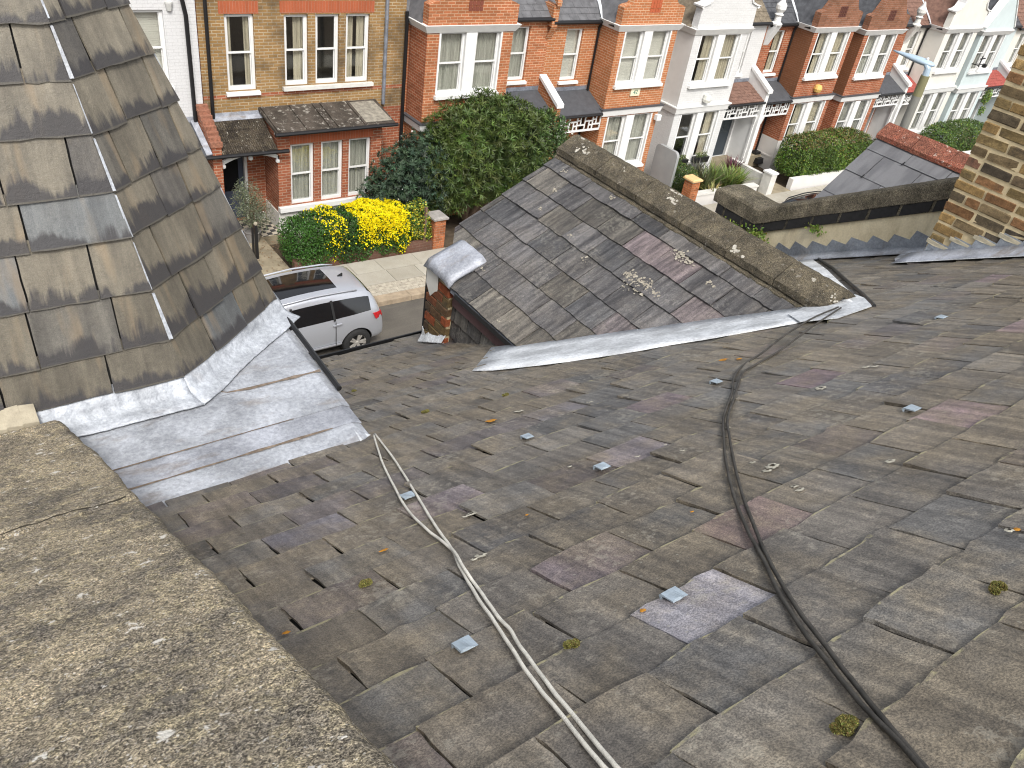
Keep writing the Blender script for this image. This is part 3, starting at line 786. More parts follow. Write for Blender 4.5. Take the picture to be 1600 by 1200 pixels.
MB().prism([(3.415, 5.12, -3.36), (3.415, 5.30, -3.36), (3.415, 5.30, -3.56), (3.415, 5.22, -3.66), (3.415, 5.15, -3.58), (3.415, 5.12, -3.56)], (.006, 0, 0)).build('render_patch', MT['white_d'], pier, xf=OW)
m = MB(); pts = []
for j in range(7):
    for i in range(9):
        x = 3.385 + .36 * i / 8; y = 4.91 + .41 * j / 6
        pts.append((x, y, -3.345 + (x - 3.4) * TQ * .75 + (.012 if 0 < j < 6 else -.01) - (.05 if i == 0 else 0) + U(-.003, .003)))
m.add(pts, [(j * 9 + i, j * 9 + i + 1, (j + 1) * 9 + i + 1, (j + 1) * 9 + i) for j in range(6) for i in range(8)])
o = m.build('lead_cap', MT['lead'], pier, smooth=True, xf=OW, recalc=False); md = o.modifiers.new('t', 'SOLIDIFY'); md.thickness = .03; md.offset = -1
tooth = [(3.415, 4.945, -4.26), (3.415, 5.30, -4.26), (3.415, 5.30, -4.02), (3.415, 5.25, -4.08), (3.415, 5.19, -4.02), (3.415, 5.17, -4.12), (3.415, 5.10, -4.0), (3.415, 5.06, -4.1), (3.415, 5.01, -3.97), (3.415, 4.98, -4.06), (3.415, 4.945, -3.98)]
MB().prism(tooth, (.004, 0, 0)).build('step_flashing', MT['lead_w'], pier, xf=OW)
MB().prism([(3.425, 4.93, roof_z(4.93) + .10), (3.425, 5.31, roof_z(5.31) + .12), (3.385, 5.31, roof_z(5.31) + .04), (3.385, 4.93, roof_z(4.93) + .035)], (0, 0, -.006)).build('lead_skirt', MT['lead_w'], pier, xf=OW)

# --- small things fixed to the roof: lead tabs holding slipped slates
def unproj(x, y, h=0.012):                 # from a picture position on to the roof slope
    d = [sum(RM[k][j] * (x - 800, y - 600, F_PX)[k] for k in range(3)) for j in range(3)]
    nn = (0, S30, C30); k = -(1 - h) / (d[1] * nn[1] + d[2] * nn[2]); return (d[0] * k, d[1] * k, d[2] * k)
for (px, py, w) in ((731, 1008, .048), (1060, 930, .052), (1123, 595, .05), (827, 681, .046), (640, 774, .05), (945, 728, .05), (1432, 637, .055), (1476, 494, .06)):
    c = unproj(px, py, .03); u, v = c[0], c[1] / C30
    m = MB(); n = 6; pts = []
    for i in range(n + 1):
        t = i / n; a = u - w / 2 + w * t
        for (b, h) in ((v + .022, .016), (v + .026, .028), (v + .018, .034), (v - .024, .026 + .004 * math.sin(t * 5)), (v - .024, .022), (v + .014, .028)):
            pts.append(RP(a + U(-.001, .001), b + U(-.001, .001), h))
    m.add(pts, [(i * 6 + k, i * 6 + (k + 1) % 6, (i + 1) * 6 + (k + 1) % 6, (i + 1) * 6 + k) for i in range(n) for k in range(6)] + [(5, 4, 3, 2, 1, 0), tuple(n * 6 + k for k in range(6))])
    m.build('lead_tab', MT['tingle'], main_roof, xf=OW)
# pale crusts of lichen, each a little irregular ring
def crusts(name, spots, mat, ring=True, parent=main_roof):
    m = MB()
    for (px, py, r) in spots:
        c = unproj(px, py, .022); u, v = c[0], c[1] / C30
        nn_ = 14; k0 = len(m.v)
        for k in range(nn_):
            w = 2 * math.pi * k / nn_; q = r * U(.7, 1.2)
            m.v.append(RP(u + math.cos(w) * q, v + math.sin(w) * q * .8, .0205)); m.v.append(RP(u + math.cos(w) * q * (.42 if ring else .1), v + math.sin(w) * q * .8 * (.42 if ring else .1), .0225))
        for k in range(nn_):
            if ring and rnd.random() < .05: continue
            a, b = k0 + 2 * k, k0 + 2 * ((k + 1) % nn_)
            m.f.append((a, b, b + 1, a + 1))
    return m.build(name, mat, parent, kind='stuff', xf=OW, recalc=False)
crusts('lichen', [(813, 642, .026), (1212, 728, .03), (1204, 735, .02), (1255, 765, .017), (1246, 760, .014), (1397, 720, .02), (740, 803, .02), (730, 807, .014), (755, 868, .02), (745, 874, .012), (1287, 606, .03), (1181, 722, .013), (1110, 729, .012), (1000, 713, .012), (1070, 704, .013), (1043, 695, .01), (1371, 572, .02), (923, 628, .02), (893, 729, .012), (1586, 829, .014), (1180, 783, .012), (1356, 573, .02), (1141, 668, .014)], MT['lichen'])
crusts('yellow_lichen', [(603, 860, .013), (598, 862, .008), (770, 657, .03), (826, 805, .007), (848, 1192, .01), (1086, 800, .007), (1158, 560, .02), (1132, 562, .03), (1010, 955, .01), (1597, 828, .012), (449, 990, .012)], MT['lichen_y'], False)

# --- cables
def cable(name, pts, r, mat, label, grp):
    P = [Vector(unproj(x, y, .027 + dh)) for (x, y, dh) in pts]
    Q = []
    for i in range(len(P) - 1):                                   # Catmull-Rom
        p0, p1, p2, p3 = P[max(i - 1, 0)], P[i], P[i + 1], P[min(i + 2, len(P) - 1)]
        for k in range(6):
            t = k / 6
            Q.append(0.5 * ((2 * p1) + (p2 - p0) * t + (2 * p0 - 5 * p1 + 4 * p2 - p3) * t * t + (3 * p1 - p0 - 3 * p2 + p3) * t ** 3))
    Q = [q + Vector((.0012 * mn.noise((i * .35, len(name), P[0].x * 9)), .0012 * mn.noise((i * .35, 5, P[0].x * 7)), .0015 * mn.noise((i * .3, 9, P[0].x * 5)))) for i, q in enumerate(Q)]
    Q.append(P[-1])
    d = (Q[-1] - Q[-2]).normalized()
    Q.append(Q[-1] + d * 0.35)
    o = MB().tube(Q, r, 8).build(name, mat, None, smooth=True, xf=OW)
    tag(o, label, 'cable', grp); return o
wl = [(584, 680), (590, 700), (600, 728), (616, 760), (628, 783), (645, 806), (668, 828), (690, 845), (708, 862), (718, 885), (735, 915), (750, 940), (766, 962), (790, 998), (820, 1045), (850, 1085), (880, 1120), (915, 1165), (945, 1200)]
wr = [(586, 678), (612, 712), (632, 742), (652, 775), (672, 808), (690, 835), (703, 853), (714, 868), (728, 893), (747, 919), (765, 945), (780, 966), (797, 984), (813, 1010), (840, 1047), (870, 1087), (900, 1122), (935, 1165), (965, 1200)]
cable('white_cable', [(x, y, 0) for x, y in wl], .0050, MT['cable_w'], 'wavier left-hand strand of the thin white cable pair running from the lead corner', 'white cables on the roof')
cable('white_cable', [(x, y, .011 if 6 < i < 9 else 0) for i, (x, y) in enumerate(wr)], .0050, MT['cable_w'], 'straighter right-hand strand of the thin white cable pair running from the lead corner', 'white cables on the roof')
bl = [(1310, 480), (1270, 497), (1225, 525), (1190, 552), (1160, 572), (1146, 592), (1144, 612), (1134, 640), (1130, 660), (1132, 700), (1138, 740), (1150, 785), (1170, 832), (1195, 878), (1215, 922), (1250, 978), (1300, 1044), (1350, 1104), (1400, 1154), (1440, 1200)]
br = [(1314, 481), (1280, 503), (1250, 525), (1215, 550), (1175, 573), (1160, 583), (1152, 605), (1146, 625), (1137, 655), (1141, 690), (1151, 740), (1166, 790), (1190, 850), (1216, 902), (1250, 957), (1300, 1022), (1350, 1087), (1400, 1146), (1446, 1200)]
cable('black_cable', [(x, y, 0.02 if i < 3 else 0) for i, (x, y) in enumerate(bl)], .0056, MT['cable_b'], 'left-hand strand of the black cable pair trailing from the ridge end', 'black cables on the roof')
cable('black_cable', [(x, y, 0.02 if i < 3 else 0) for i, (x, y) in enumerate(br)], .0056, MT['cable_b'], 'right-hand strand of the black cable pair trailing from the ridge end', 'black cables on the roof')

# --- the neighbour: party wall, chimney stack, grey gable
nb = empty('neighbouring_house', OW((9.5, 4.0, -CZ / S)))
tag(nb, 'next house to the right with brick chimney stack, rendered party wall and new grey slates', 'house')
def render_mat():
    m = Mat('sandy_render'); p = m.pos()
    a = m.noise(m.scalev(p, (1, 1.5, .7)), 3.2, 6, .65); f = m.noise(p, 60, 4, .7); s_ = m.noise(m.scalev(p, (1, 6, 1)), 2.0, 4, .6)
    c = m.mix(m.ramp(a, .35, .65), (.60, .51, .335), (.78, .69, .49))
    c = m.mix(m.math('MULTIPLY', m.ramp(s_, .56, .74), .4), c, (.34, .28, .17))
    c = m.mix(.5, c, m.ramp(f, .3, .7, (.75, .75, .75), (1.15, 1.15, 1.15)), 'MULTIPLY')
    m.bump(f, .4, .004); return m.fin(c, .93, .15)
WX = 7.5
WT = [(2.97, -2.115), (5.03, -3.345), (5.62, -3.335)]                 # top of the coping along the wall
lowc, lowb = 0.185, 0.30
def top_at(y):
    return WT[0][1] + (WT[1][1] - WT[0][1]) * (y - 2.97) / 2.06 if y < 5.03 else WT[1][1] + (WT[2][1] - WT[1][1]) * (y - 5.03) / .59
mb = MB()
mb.prism([(WX, 2.97, roof_z(2.97) - .4), (WX, 5.58, -4.9), (WX, 5.58, WT[2][1] - lowb), (WX, 5.03, WT[1][1] - lowb), (WX, 2.97, top_at(2.97) - lowb)], (.32, 0, 0))
party = mb.build('party_wall', render_mat(), nb, xf=OW)
m = MB(); n = 60; rows = []
sec = [(-.035, -lowc), (-.042, -.09), (-.04, -.03), (-.022, -.004), (.03, .006), (.15, .014), (.28, .01), (.35, -.006), (.37, -.04), (.36, -lowc)]
for k in range(n + 1):
    y = 2.97 + 2.68 * k / n
    e = 1 if k < n - 1 else (0.6 if k == n - 1 else 0.2)
    rows.append([(WX + a + .008 * mn.noise((y * 4, a * 9, 1)), y, top_at(y) + (b if b < -.1 else b * 1.0 - (1 - e) * .05) + .006 * mn.noise((y * 5, a * 7, 4))) for a, b in sec])
w = len(sec)
m.add([p for r in rows for p in r], [(k * w + i, k * w + (i + 1) % w, (k + 1) * w + (i + 1) % w, (k + 1) * w + i) for k in range(n) for i in range(w)] + [tuple(range(w)), tuple(n * w + i for i in range(w))[::-1]])
m.build('wall_coping', MT['coping_d'], party, xf=OW)
y = 3.0
while y < 5.5:                                                        # black brick course under the coping
    y2 = min(5.59, y + .26)
    q = [(WX - .03, y + .008, top_at(y) - lowc - .004), (WX - .03, y2 - .008, top_at(y2) - lowc - .004), (WX - .03, y2 - .008, top_at(y2) - lowb), (WX - .03, y + .008, top_at(y) - lowb)]
    o = MB().prism(q, (.08, 0, 0)).build('black_brick', plain('sooty_brick', (.022, .021, .021), .85, .3, 30, .6), party, xf=OW)
    y += .275
MB().prism([(WX - .018, 2.99, top_at(2.99) - lowc), (WX - .018, 5.03, top_at(5.03) - lowc), (WX - .018, 5.58, top_at(5.58) - lowc), (WX - .018, 5.58, top_at(5.58) - lowb - .005), (WX - .018, 5.03, top_at(5.03) - lowb - .005), (WX - .018, 2.99, top_at(2.99) - lowb - .005)], (.03, 0, 0)).build('mortar_bed', MT['coping_d'], party, xf=OW)
# stepped lead flashing, saw-toothed
tp = [(WX - .006, 2.85, roof_z(2.85) + .02), (WX - .006, 5.55, roof_z(5.55) + .02)]
y = 5.45; up = []
while y > 2.95:
    up.append((WX - .006, y + .01, roof_z(y) + .16 + U(-.01, .01))); up.append((WX - .006, y - .02, roof_z(y) + .265 + U(-.012, .012)))
    y -= .195 + U(-.012, .012)
MB().prism(tp + up, (.004, 0, 0)).build('step_flashing', MT['lead_m'], party, xf=OW)
A_, B_ = [], []
for k in range(30):
    y = 2.9 + 2.7 * k / 29
    A_.append((WX - .004, y, roof_z(y) + .09 + U(-.006, .006))); B_.append((WX - .10 + U(-.006, .006), y, roof_z(y) + .034))
strip(A_, B_, MT['lead_p'], 'lead_skirt', party)
A_, B_ = [], []
for k in range(20):
    y = 1.1 + 2.0 * k / 19
    A_.append((7.05 - .008, y, roof_z(y) + .10 + U(-.006, .006))); B_.append((7.05 - .22 + U(-.008, .008), y, roof_z(y) + .034))
strip(A_, B_, MT['lead'], 'lead_skirt', party)
A_ = [(7.05 - .21, 1.1 + 2.0 * k / 19, roof_z(1.1 + 2.0 * k / 19) + .036) for k in range(20)]; B_ = [(p[0] - .035 + U(-.006, .006), p[1], p[2] + .004) for p in A_]
strip(A_, B_, MT['lead_w'], 'lead_edge', party)
MB().prism([(6.84, 3.08, roof_z(3.08) + .038), (7.05, 2.98, roof_z(2.98) + .05), (7.42, 3.2, roof_z(3.2) + .045), (7.4, 3.32, roof_z(3.32) + .038), (7.1, 3.22, roof_z(3.22) + .038)], (0, 0, -.005)).build('lead_corner', MT['lead_p'], party, xf=OW)
# chimney stack of old stock bricks
CX, CY0, CY1 = 7.05, 1.35, 3.0
stack = MB().box(CX + .006, CX + .85, CY0, CY1 - .012, -3.3, 0.6).build('chimney_stack', MT['mortar_c'], nb, xf=OW)
BC = [(.19, .143, .083), (.25, .185, .09), (.32, .215, .095), (.11, .09, .068), (.20, .11, .075), (.40, .27, .12), (.14, .112, .075), (.10, .084, .066), (.165, .125, .08), (.27, .15, .075)]
cz, ri = -2.96, 0
LH = .268
while cz < 0.5:
    y = CY1 - (0 if ri % 2 == 0 else LH / 2 + .005)
    first = True
    if ri % 2: 
        rough_brick(CX, y + .006, cz, .06, LH / 2 - .012, .072, rnd.choice(BC), stack, .0055)
    while y > CY0 + .1:
        L = LH if rnd.random() < .8 else LH / 2
        if cz > roof_z(y - L / 2) + .10 and cz < -0.1:
            rough_brick(CX + U(-.003, .003), y - L + .011, cz, .06, L - .022, .072, scaled(rnd.choice(BC), U(.75, 1.25)), stack, .0055)
        y -= L
    # far face (towards the street)
    x = CX + .06
    while x < CX + .8 and cz < -0.1:
        rough_brick(x + .005, CY1 - .055, cz, LH - .022, .055, .072, scaled(rnd.choice(BC), U(.75, 1.2)), stack, .005); x += LH
    cz += .0976; ri += 1
# toothed lead and cream mortar where the stack meets the roof
up = []; y = 2.98
while y > 1.4:
    up.append((CX - .008, y, roof_z(y) + .13)); up.append((CX - .008, y - .015, roof_z(y) + .235)); y -= .172
MB().prism([(CX - .008, 1.4, roof_z(1.4) + .02), (CX - .008, 2.98, roof_z(2.98) + .02)] + up, (.004, 0, 0)).build('step_flashing', MT['lead_m'], stack, xf=OW)
y = 2.98
for k in range(9):
    z0 = roof_z(y) + .235
    MB().prism([(CX - .009, y + .02, z0 - .045), (CX - .011, y - .05, z0 - .05 + U(-.006, .006)), (CX - .009, y - .15, z0 - .042 + U(-.006, .006)), (CX - .009, y - .165 + U(-.015, .01), z0 - .018), (CX - .012, y - .06, z0 - .012 + U(-.006, .006)), (CX - .009, y + .02, z0 - .014 + U(-.004, .006))], (.02, 0, 0)).build('mortar_pointing', plain('mortar_cream', (.50, .45, .33), .95, .2, 20, .5), stack, xf=OW)
    y -= .172
# the neighbour's gable with new grey slates and a red ridge
NX, NZ = 10.45, -2.90
tn = (-2.84 + 3.66) / (10.45 - 9.34)
NQ = math.atan(tn); cn, sn = math.cos(NQ), math.sin(NQ)
mb = MB()
mb.prism([(NX, 2.6, NZ - .02), (NX, 5.53, NZ - .02), (7.84, 5.53, NZ - tn * 2.61 - .02), (7.84, 2.6, NZ - tn * 2.61 - .02)], (0, 0, -.05))
mb.prism([(NX, 2.6, NZ - .02), (NX, 5.53, NZ - .02), (13.4, 5.53, NZ - tn * 2.95 - .02), (13.4, 2.6, NZ - tn * 2.95 - .02)], (0, 0, -.05))
mb.prism([(7.9, 5.4, -4.9), (13.3, 5.4, -4.9), (13.3, 5.4, NZ - tn * 2.9), (NX, 5.4, NZ - .08), (7.9, 5.4, NZ - tn * 2.6)], (0, .06, 0))
ngable = mb.build('gable_roof', MT['deck'], nb, xf=OW)
NF = Frame((NX, 0, NZ), (0, 1, 0), (-cn, 0, -sn))
regn = [(2.6, 0), (5.55, 0), (5.55, 3.24), (2.6, 3.24)]
row, vt, g, w = 0, .40, .40, .55
while vt < 3.2:
    uo = 5.55 - w * (1 if row % 2 == 0 else .5) ; first = True
    uo2 = 5.55
    while uo2 > 3.0:
        it = slate(NF, uo + .004, uo2 - .004, vt, g, .06, .008, scaled((.155, .156, .163), U(.95, 1.05)), region=regn, lift=U(0, .002), roll=U(-.003, .003), chip=.0008)
        if it: slate_objects('slate', [it], MT['slate_n'], ngable)
        c = NF.p(uo, vt + .005, .03)
        MB().tube([NF.p(uo, vt - .035, .022), NF.p(uo, vt + .012, .024), NF.p(uo, vt + .02, .036)], .009, 6).build('slate_hook', MT['black'], ngable, xf=OW)
        uo2 = uo; uo -= w
    row += 1; vt += g
ends = [2.9, 3.5, 4.02, 4.55, 5.06, 5.57]
redr = stone_mat('red_ridge_clay', (.27, .095, .065), (.17, .075, .055), (.60, .54, .47), .8, .5, 1.0, (.33, .15, .10))
for a, b in zip(ends[:-1], ends[1:]):
    m = MB(); hh = .09; wl_ = .19; th = .05
    sec = [(-wl_, hh - tn * wl_ - th), (-wl_, hh - tn * wl_), (-.06, hh - .035), (0, hh), (.06, hh - .035), (wl_, hh - tn * wl_), (wl_, hh - tn * wl_ - th), (0, hh - .06)]
    pts = [(NX + x + U(-.004, .004), y, NZ + z + U(-.004, .004)) for y in (a + .004, (a + b) / 2, b - .004) for (x, z) in sec]; w_ = len(sec)
    m.add(pts, [(k * w_ + i, k * w_ + (i + 1) % w_, (k + 1) * w_ + (i + 1) % w_, (k + 1) * w_ + i) for k in range(2) for i in range(w_)] + [tuple(range(w_)), tuple(2 * w_ + i for i in range(w_))[::-1]])
    m.build('ridge_tile', redr, ngable, xf=OW)
MB().box(7.4, 13.4, 5.0, 5.4, -CZ / S, -4.7).box(7.4, 13.4, -4.4, -4.1, -CZ / S, -3.4).box(13.2, 13.4, -4.1, 5.0, -CZ / S, -4.7).build('wall', OWN_BRICK, nb, xf=OW)
MB().prism([(7.85, -.78, -.84), (13.4, -.78, -.84), (13.4, 5.6, -4.46), (7.85, 5.6, -4.46)], (0, 0, -.1)).prism([(7.85, -.78, -.84), (13.4, -.78, -.84), (13.4, -4.4, -2.9), (7.85, -4.4, -2.9)], (0, 0, -.1)).build('rear_roof', MT['deck'], nb, xf=OW)
# ------------------------------------------------------------------ street: ground, road, pavements
def gz(x): return -0.024 * (x - 8)
YB, YM, YW = 19.3, 20.2, 17.15              # bay fronts, main fronts, garden walls
def sheet(name, x0, x1, y0, y1, h, mat, nx=1):
    m = MB()
    for i in range(nx):
        a, b = x0 + (x1 - x0) * i / nx, x0 + (x1 - x0) * (i + 1) / nx
        m.quad((a, y0, gz(a) + h), (b, y0, gz(b) + h), (b, y1, gz(b) + h), (a, y1, gz(a) + h))
    return m.build(name, mat, None, kind='structure', recalc=False)
def asphalt():
    m = Mat('asphalt'); p = m.pos()
    a = m.noise(p, .7, 5, .6); f = m.noise(p, 70, 4, .8); c0 = m.noise(m.scalev(p, (.25, 2.2, 1)), 1.1, 4, .6)
    c = m.mix(m.ramp(a, .3, .7), (.085, .078, .068), (.135, .122, .104))
    c = m.mix(m.math('MULTIPLY', m.ramp(c0, .5, .7), .5), c, (.16, .145, .12))
    c = m.mix(.8, c, m.ramp(f, .25, .75, (.6, .6, .6), (1.4, 1.4, 1.4)), 'MULTIPLY')
    m.bump(f, .5, .005); return m.fin(c, .9, .2)
def paving():
    m = Mat('york_paving'); p = m.pos(); r = m.orand()
    a = m.noise(p, 2.2, 6, .65); f = m.noise(p, 50, 4, .75)
    c = m.mix(r, (.36, .335, .28), (.45, .425, .365))
    c = m.mix(m.ramp(a, .35, .7), m.mix(.6, c, (.72, .7, .66), 'MULTIPLY'), c)
    c = m.mix(.6, c, m.ramp(f, .25, .75, (.72, .72, .72), (1.2, 1.2, 1.2)), 'MULTIPLY')
    m.bump(f, .3, .004); return m.fin(c, .9, .2)
PAV = paving()
EARTH = plain('garden_earth', (.085, .062, .04), .95, .4, 5, .8)
CONC = plain('concrete_path', (.26, .22, .15), .95, .3, 2.5, .5)
sheet('ground', -250, 350, -250, 350, -.16, EARTH)
sheet('road', -120, 160, 8.2, 15.02, -.004, asphalt())
pv = sheet('pavement', -120, 160, 15.02, 17.05, .095, plain('paving_joint', (.12, .10, .07), .95, .3, 8))
sheet('near_pavement', -120, 160, 5.9, 8.1, .1, PAV)
MB().box(-120, 160, 8.1, 8.22, -4, .11).build('near_kerb', CONC, None, kind='structure')
def piece(x0, x1, y0, y1, zt, name, mat, parent, th=.05, j=.004):
    a = [(x0, y0, gz(x0) + zt + U(-j, j)), (x1, y0, gz(x1) + zt + U(-j, j)), (x1, y1, gz(x1) + zt + U(-j, j)), (x0, y1, gz(x0) + zt + U(-j, j))]
    return MB().prism(a, (0, 0, -th)).build(name, mat, parent)
for (y0, y1) in ((15.83, 16.42), (16.425, 17.04)):
    x = 3.0 + U(0, .5)
    while x < 34:
        w = U(.75, 1.15); piece(x + .006, x + w - .006, y0, y1 - .008, .115, 'paving_slab', PAV, pv); x += w
SETT = plain('sett_stone', (.40, .36, .29), .92, .25, 9, .5)
m = MB()
for r_ in range(4):
    x = 3 + (.1 if r_ % 2 else 0)
    while x < 34:
        y0 = 15.33 + r_ * .122; z = gz(x) + .112 + U(-.003, .003)
        m.box(x + .005, x + .205, y0 + .004, y0 + .116, z - .04, z); x += .21
m.build('setts', SETT, pv, kind='stuff')
KERB = plain('kerb_granite', (.34, .27, .19), .85, .25, 6, .4)
x = 2.5
while x < 34:
    w = U(.85, 1.05); piece(x + .004, x + w - .004, 15.02, 15.32, .12, 'kerb_stone', KERB, pv, .3, .003); x += w

# ------------------------------------------------------------------ houses across the street
GLASS = glass_mat('window_glass')
GLASS_D = glass_mat('window_glass_clear', (.72, .76, .76), .06)
ROOM = plain('room_dark', (.045, .042, .038), .9)
def cloth(name, col):
    m = Mat(name); p = m.pos(); w = m.noise(m.scalev(p, (14, 14, .6)), 1, 3, .5)
    return m.fin(m.mix(m.ramp(w, .3, .7), tuple(c * .62 for c in col), col), .9, .1)
CURT = {'net': cloth('net_curtain', (.66, .67, .62)), 'cream': cloth('cream_curtain', (.78, .72, .58)), 'grey': cloth('grey_curtain', (.50, .50, .47)), 'blind': plain('blind_white', (.85, .85, .80), .7, .06, 3)}
WHITE, WHITE2 = MT['white'], MT['white_d']
BK = MT['black']
FARSL = {
 'grey': plain('far_slate_grey', (.115, .115, .12), .55, .3, 5, .2), 'dark': plain('far_slate_dark', (.07, .072, .078), .5, .35, 6, .2),
 'brown': plain('far_tile_brown', (.17, .095, .07), .75, .35, 7, .4), 'mossy': plain('far_tile_mossy', (.17, .14, .10), .85, .4, 7, .5),
 'red': plain('far_tile_red', (.30, .07, .055), .7, .3, 7, .3), 'felt': plain('mineral_felt', (.065, .068, .075), .6, .2, 6, .3)}

def wall_holes(m, a0, a1, z0, z1, y, holes, depth=.13):
    """front face of a wall in the plane y with openings and their reveals"""
    xs = sorted({a0, a1, *[h[0] for h in holes], *[h[1] for h in holes]}); zs = sorted({z0, z1, *[h[2] for h in holes], *[h[3] for h in holes]})
    for xa, xb in zip(xs[:-1], xs[1:]):
        for za, zb in zip(zs[:-1], zs[1:]):
            xc, zc = (xa + xb) / 2, (za + zb) / 2
            if any(h[0] < xc < h[1] and h[2] < zc < h[3] for h in holes): continue
            m.quad((xa, y, za), (xb, y, za), (xb, y, zb), (xa, y, zb))
    for (xa, xb, za, zb) in holes:
        y2 = y + depth
        m.quad((xa, y, za), (xa, y2, za), (xa, y2, zb), (xa, y, zb)); m.quad((xb, y, za), (xb, y, zb), (xb, y2, zb), (xb, y2, za))
        m.quad((xa, y, zb), (xb, y, zb), (xb, y2, zb), (xa, y2, zb)); m.quad((xa, y, za), (xa, y2, za), (xb, y2, za), (xb, y, za))

def window(par, xa, xb, za, zb, y, curtain='net', gap=0.0, sill=True, frame=.055, rec=.07, sill_w=.07, name='window', mat=None, glass=None, split=.5):
    """sash window in an opening: frame mesh, two panes, sill, curtain, the room behind"""
    mat = mat or WHITE
    m = MB(); yf = y + rec; f = frame
    m.box(xa, xa + f, yf, yf + .10, za, zb); m.box(xb - f, xb, yf, yf + .10, za, zb)
    m.box(xa + f, xb - f, yf, yf + .10, zb - f, zb); m.box(xa + f, xb - f, yf, yf + .10, za, za + f * 1.3)
    zm = za + (zb - za) * split
    m.box(xa + f, xb - f, yf + .015, yf + .06, zm - .022, zm + .022)
    g = .022
    for (p, q, dy) in ((za + f * 1.3, zm - .022, .05), (zm + .022, zb - f, .02)):
        m.box(xa + f, xa + f + g, yf + dy, yf + dy + .03, p, q); m.box(xb - f - g, xb - f, yf + dy, yf + dy + .03, p, q)
    w = m.build(name, mat, par)
    MB().box(xa + f, xb - f, yf + .062, yf + .066, za + f * 1.3, zm - .022).build('pane', glass or GLASS, w)
    MB().box(xa + f, xb - f, yf + .032, yf + .036, zm + .022, zb - f).build('pane', glass or GLASS, w)
    if sill: MB().prism([(xa - sill_w, y - .09, za - .10), (xb + sill_w, y - .09, za - .10), (xb + sill_w, y - .09, za - .025), (xa - sill_w, y - .09, za - .025)], (0, .02, 0)).prism([(xa - sill_w, y - .07, za - .10), (xb + sill_w, y - .07, za - .10), (xb + sill_w, y - .07, za - .022), (xa - sill_w, y - .07, za - .022)], (0, .14, .02)).build('sill', mat, w)
    r = MB(); yb = y + .9; y2 = yf + .1; e = .25
    r.quad((xa - e, yb, za - e), (xb + e, yb, za - e), (xb + e, yb, zb + e), (xa - e, yb, zb + e))
    r.quad((xa, y2, za), (xa, y2, zb), (xa - e, yb, zb + e), (xa - e, yb, za - e)); r.quad((xb, y2, za), (xb, y2, zb), (xb + e, yb, zb + e), (xb + e, yb, za - e))
    r.quad((xa, y2, zb), (xb, y2, zb), (xb + e, yb, zb + e), (xa - e, yb, zb + e)); r.quad((xa, y2, za), (xb, y2, za), (xb + e, yb, za - e), (xa - e, yb, za - e))
    r.build('room', ROOM, w, recalc=False)
    yc = y2 + .03
    def drape(x0, x1, mt):
        c = MB(); n = max(6, int((x1 - x0) / .025)); ph = U(0, 6)
        pts = []
        for i in range(n + 1):
            t = i / n; xx = x0 + (x1 - x0) * t; d = .022 * math.sin(i * 1.5 + ph) + .012 * math.sin(i * .63 + ph)
            pts += [(xx, yc + d, za + .03), (xx, yc + d * .7, zb - .02)]
        c.add(pts, [(2 * i, 2 * i + 2, 2 * i + 3, 2 * i + 1) for i in range(n)]).build('curtain', mt, w, recalc=False)
    if curtain in ('net', 'cream', 'grey'):
        if gap <= 0: drape(xa - .1, xb + .14, CURT[curtain])
        else:
            wd = (xb - xa) * (1 - gap) / 2
            drape(xa + f, xa + f + wd, CURT[curtain]); drape(xb - f - wd, xb + .14, CURT[curtain])
    elif curtain == 'right': drape(xa + (xb - xa) * .5, xb + .14, CURT['cream'])
    elif curtain == 'blind':
        c = MB(); z = za + .05
        while z < zb - .05: c.box(xa - .05, xb + .12, yc, yc + .015, z, z + .046); z += .05
        c.build('blind', CURT['blind'], w)
    return w

def lean_roof(par, name, x0, x1, yf, zf, yb, zb, mat, th=.05, over=.0):
    return MB().prism([(x0, yf, zf), (x1, yf, zf), (x1, yb, zb), (x0, yb, zb)], (0, 0, -th)).build(name, mat, par)

def courses(par, x0, x1, y0, z0, pitch, n, w, g, mat, name='slate_courses'):
    """overlapping courses of slates or tiles, joined: too small to pick apart from here"""
    m = MB(); c, s_ = math.cos(pitch), math.sin(pitch)
    for r_ in range(n):
        a = r_ * g
        x = x0 - (w / 2 if r_ % 2 else 0)
        while x < x1:
            xa, xb = max(x0, x + .003), min(x1, x + w - .003)
            if xb - xa > .02:
                h = .02 + U(0, .004)
                P = [(xa, y0 + a * c - h * s_, z0 + a * s_ + h * c), (xb, y0 + a * c - h * s_, z0 + a * s_ + h * c), (xb, y0 + (a + g * 1.15) * c, z0 + (a + g * 1.15) * s_ + .008), (xa, y0 + (a + g * 1.15) * c, z0 + (a + g * 1.15) * s_ + .008)]
                m.prism(P, (0, s_ * .012, -.012))
            x += w
    return m.build(name, mat, par, kind='stuff')

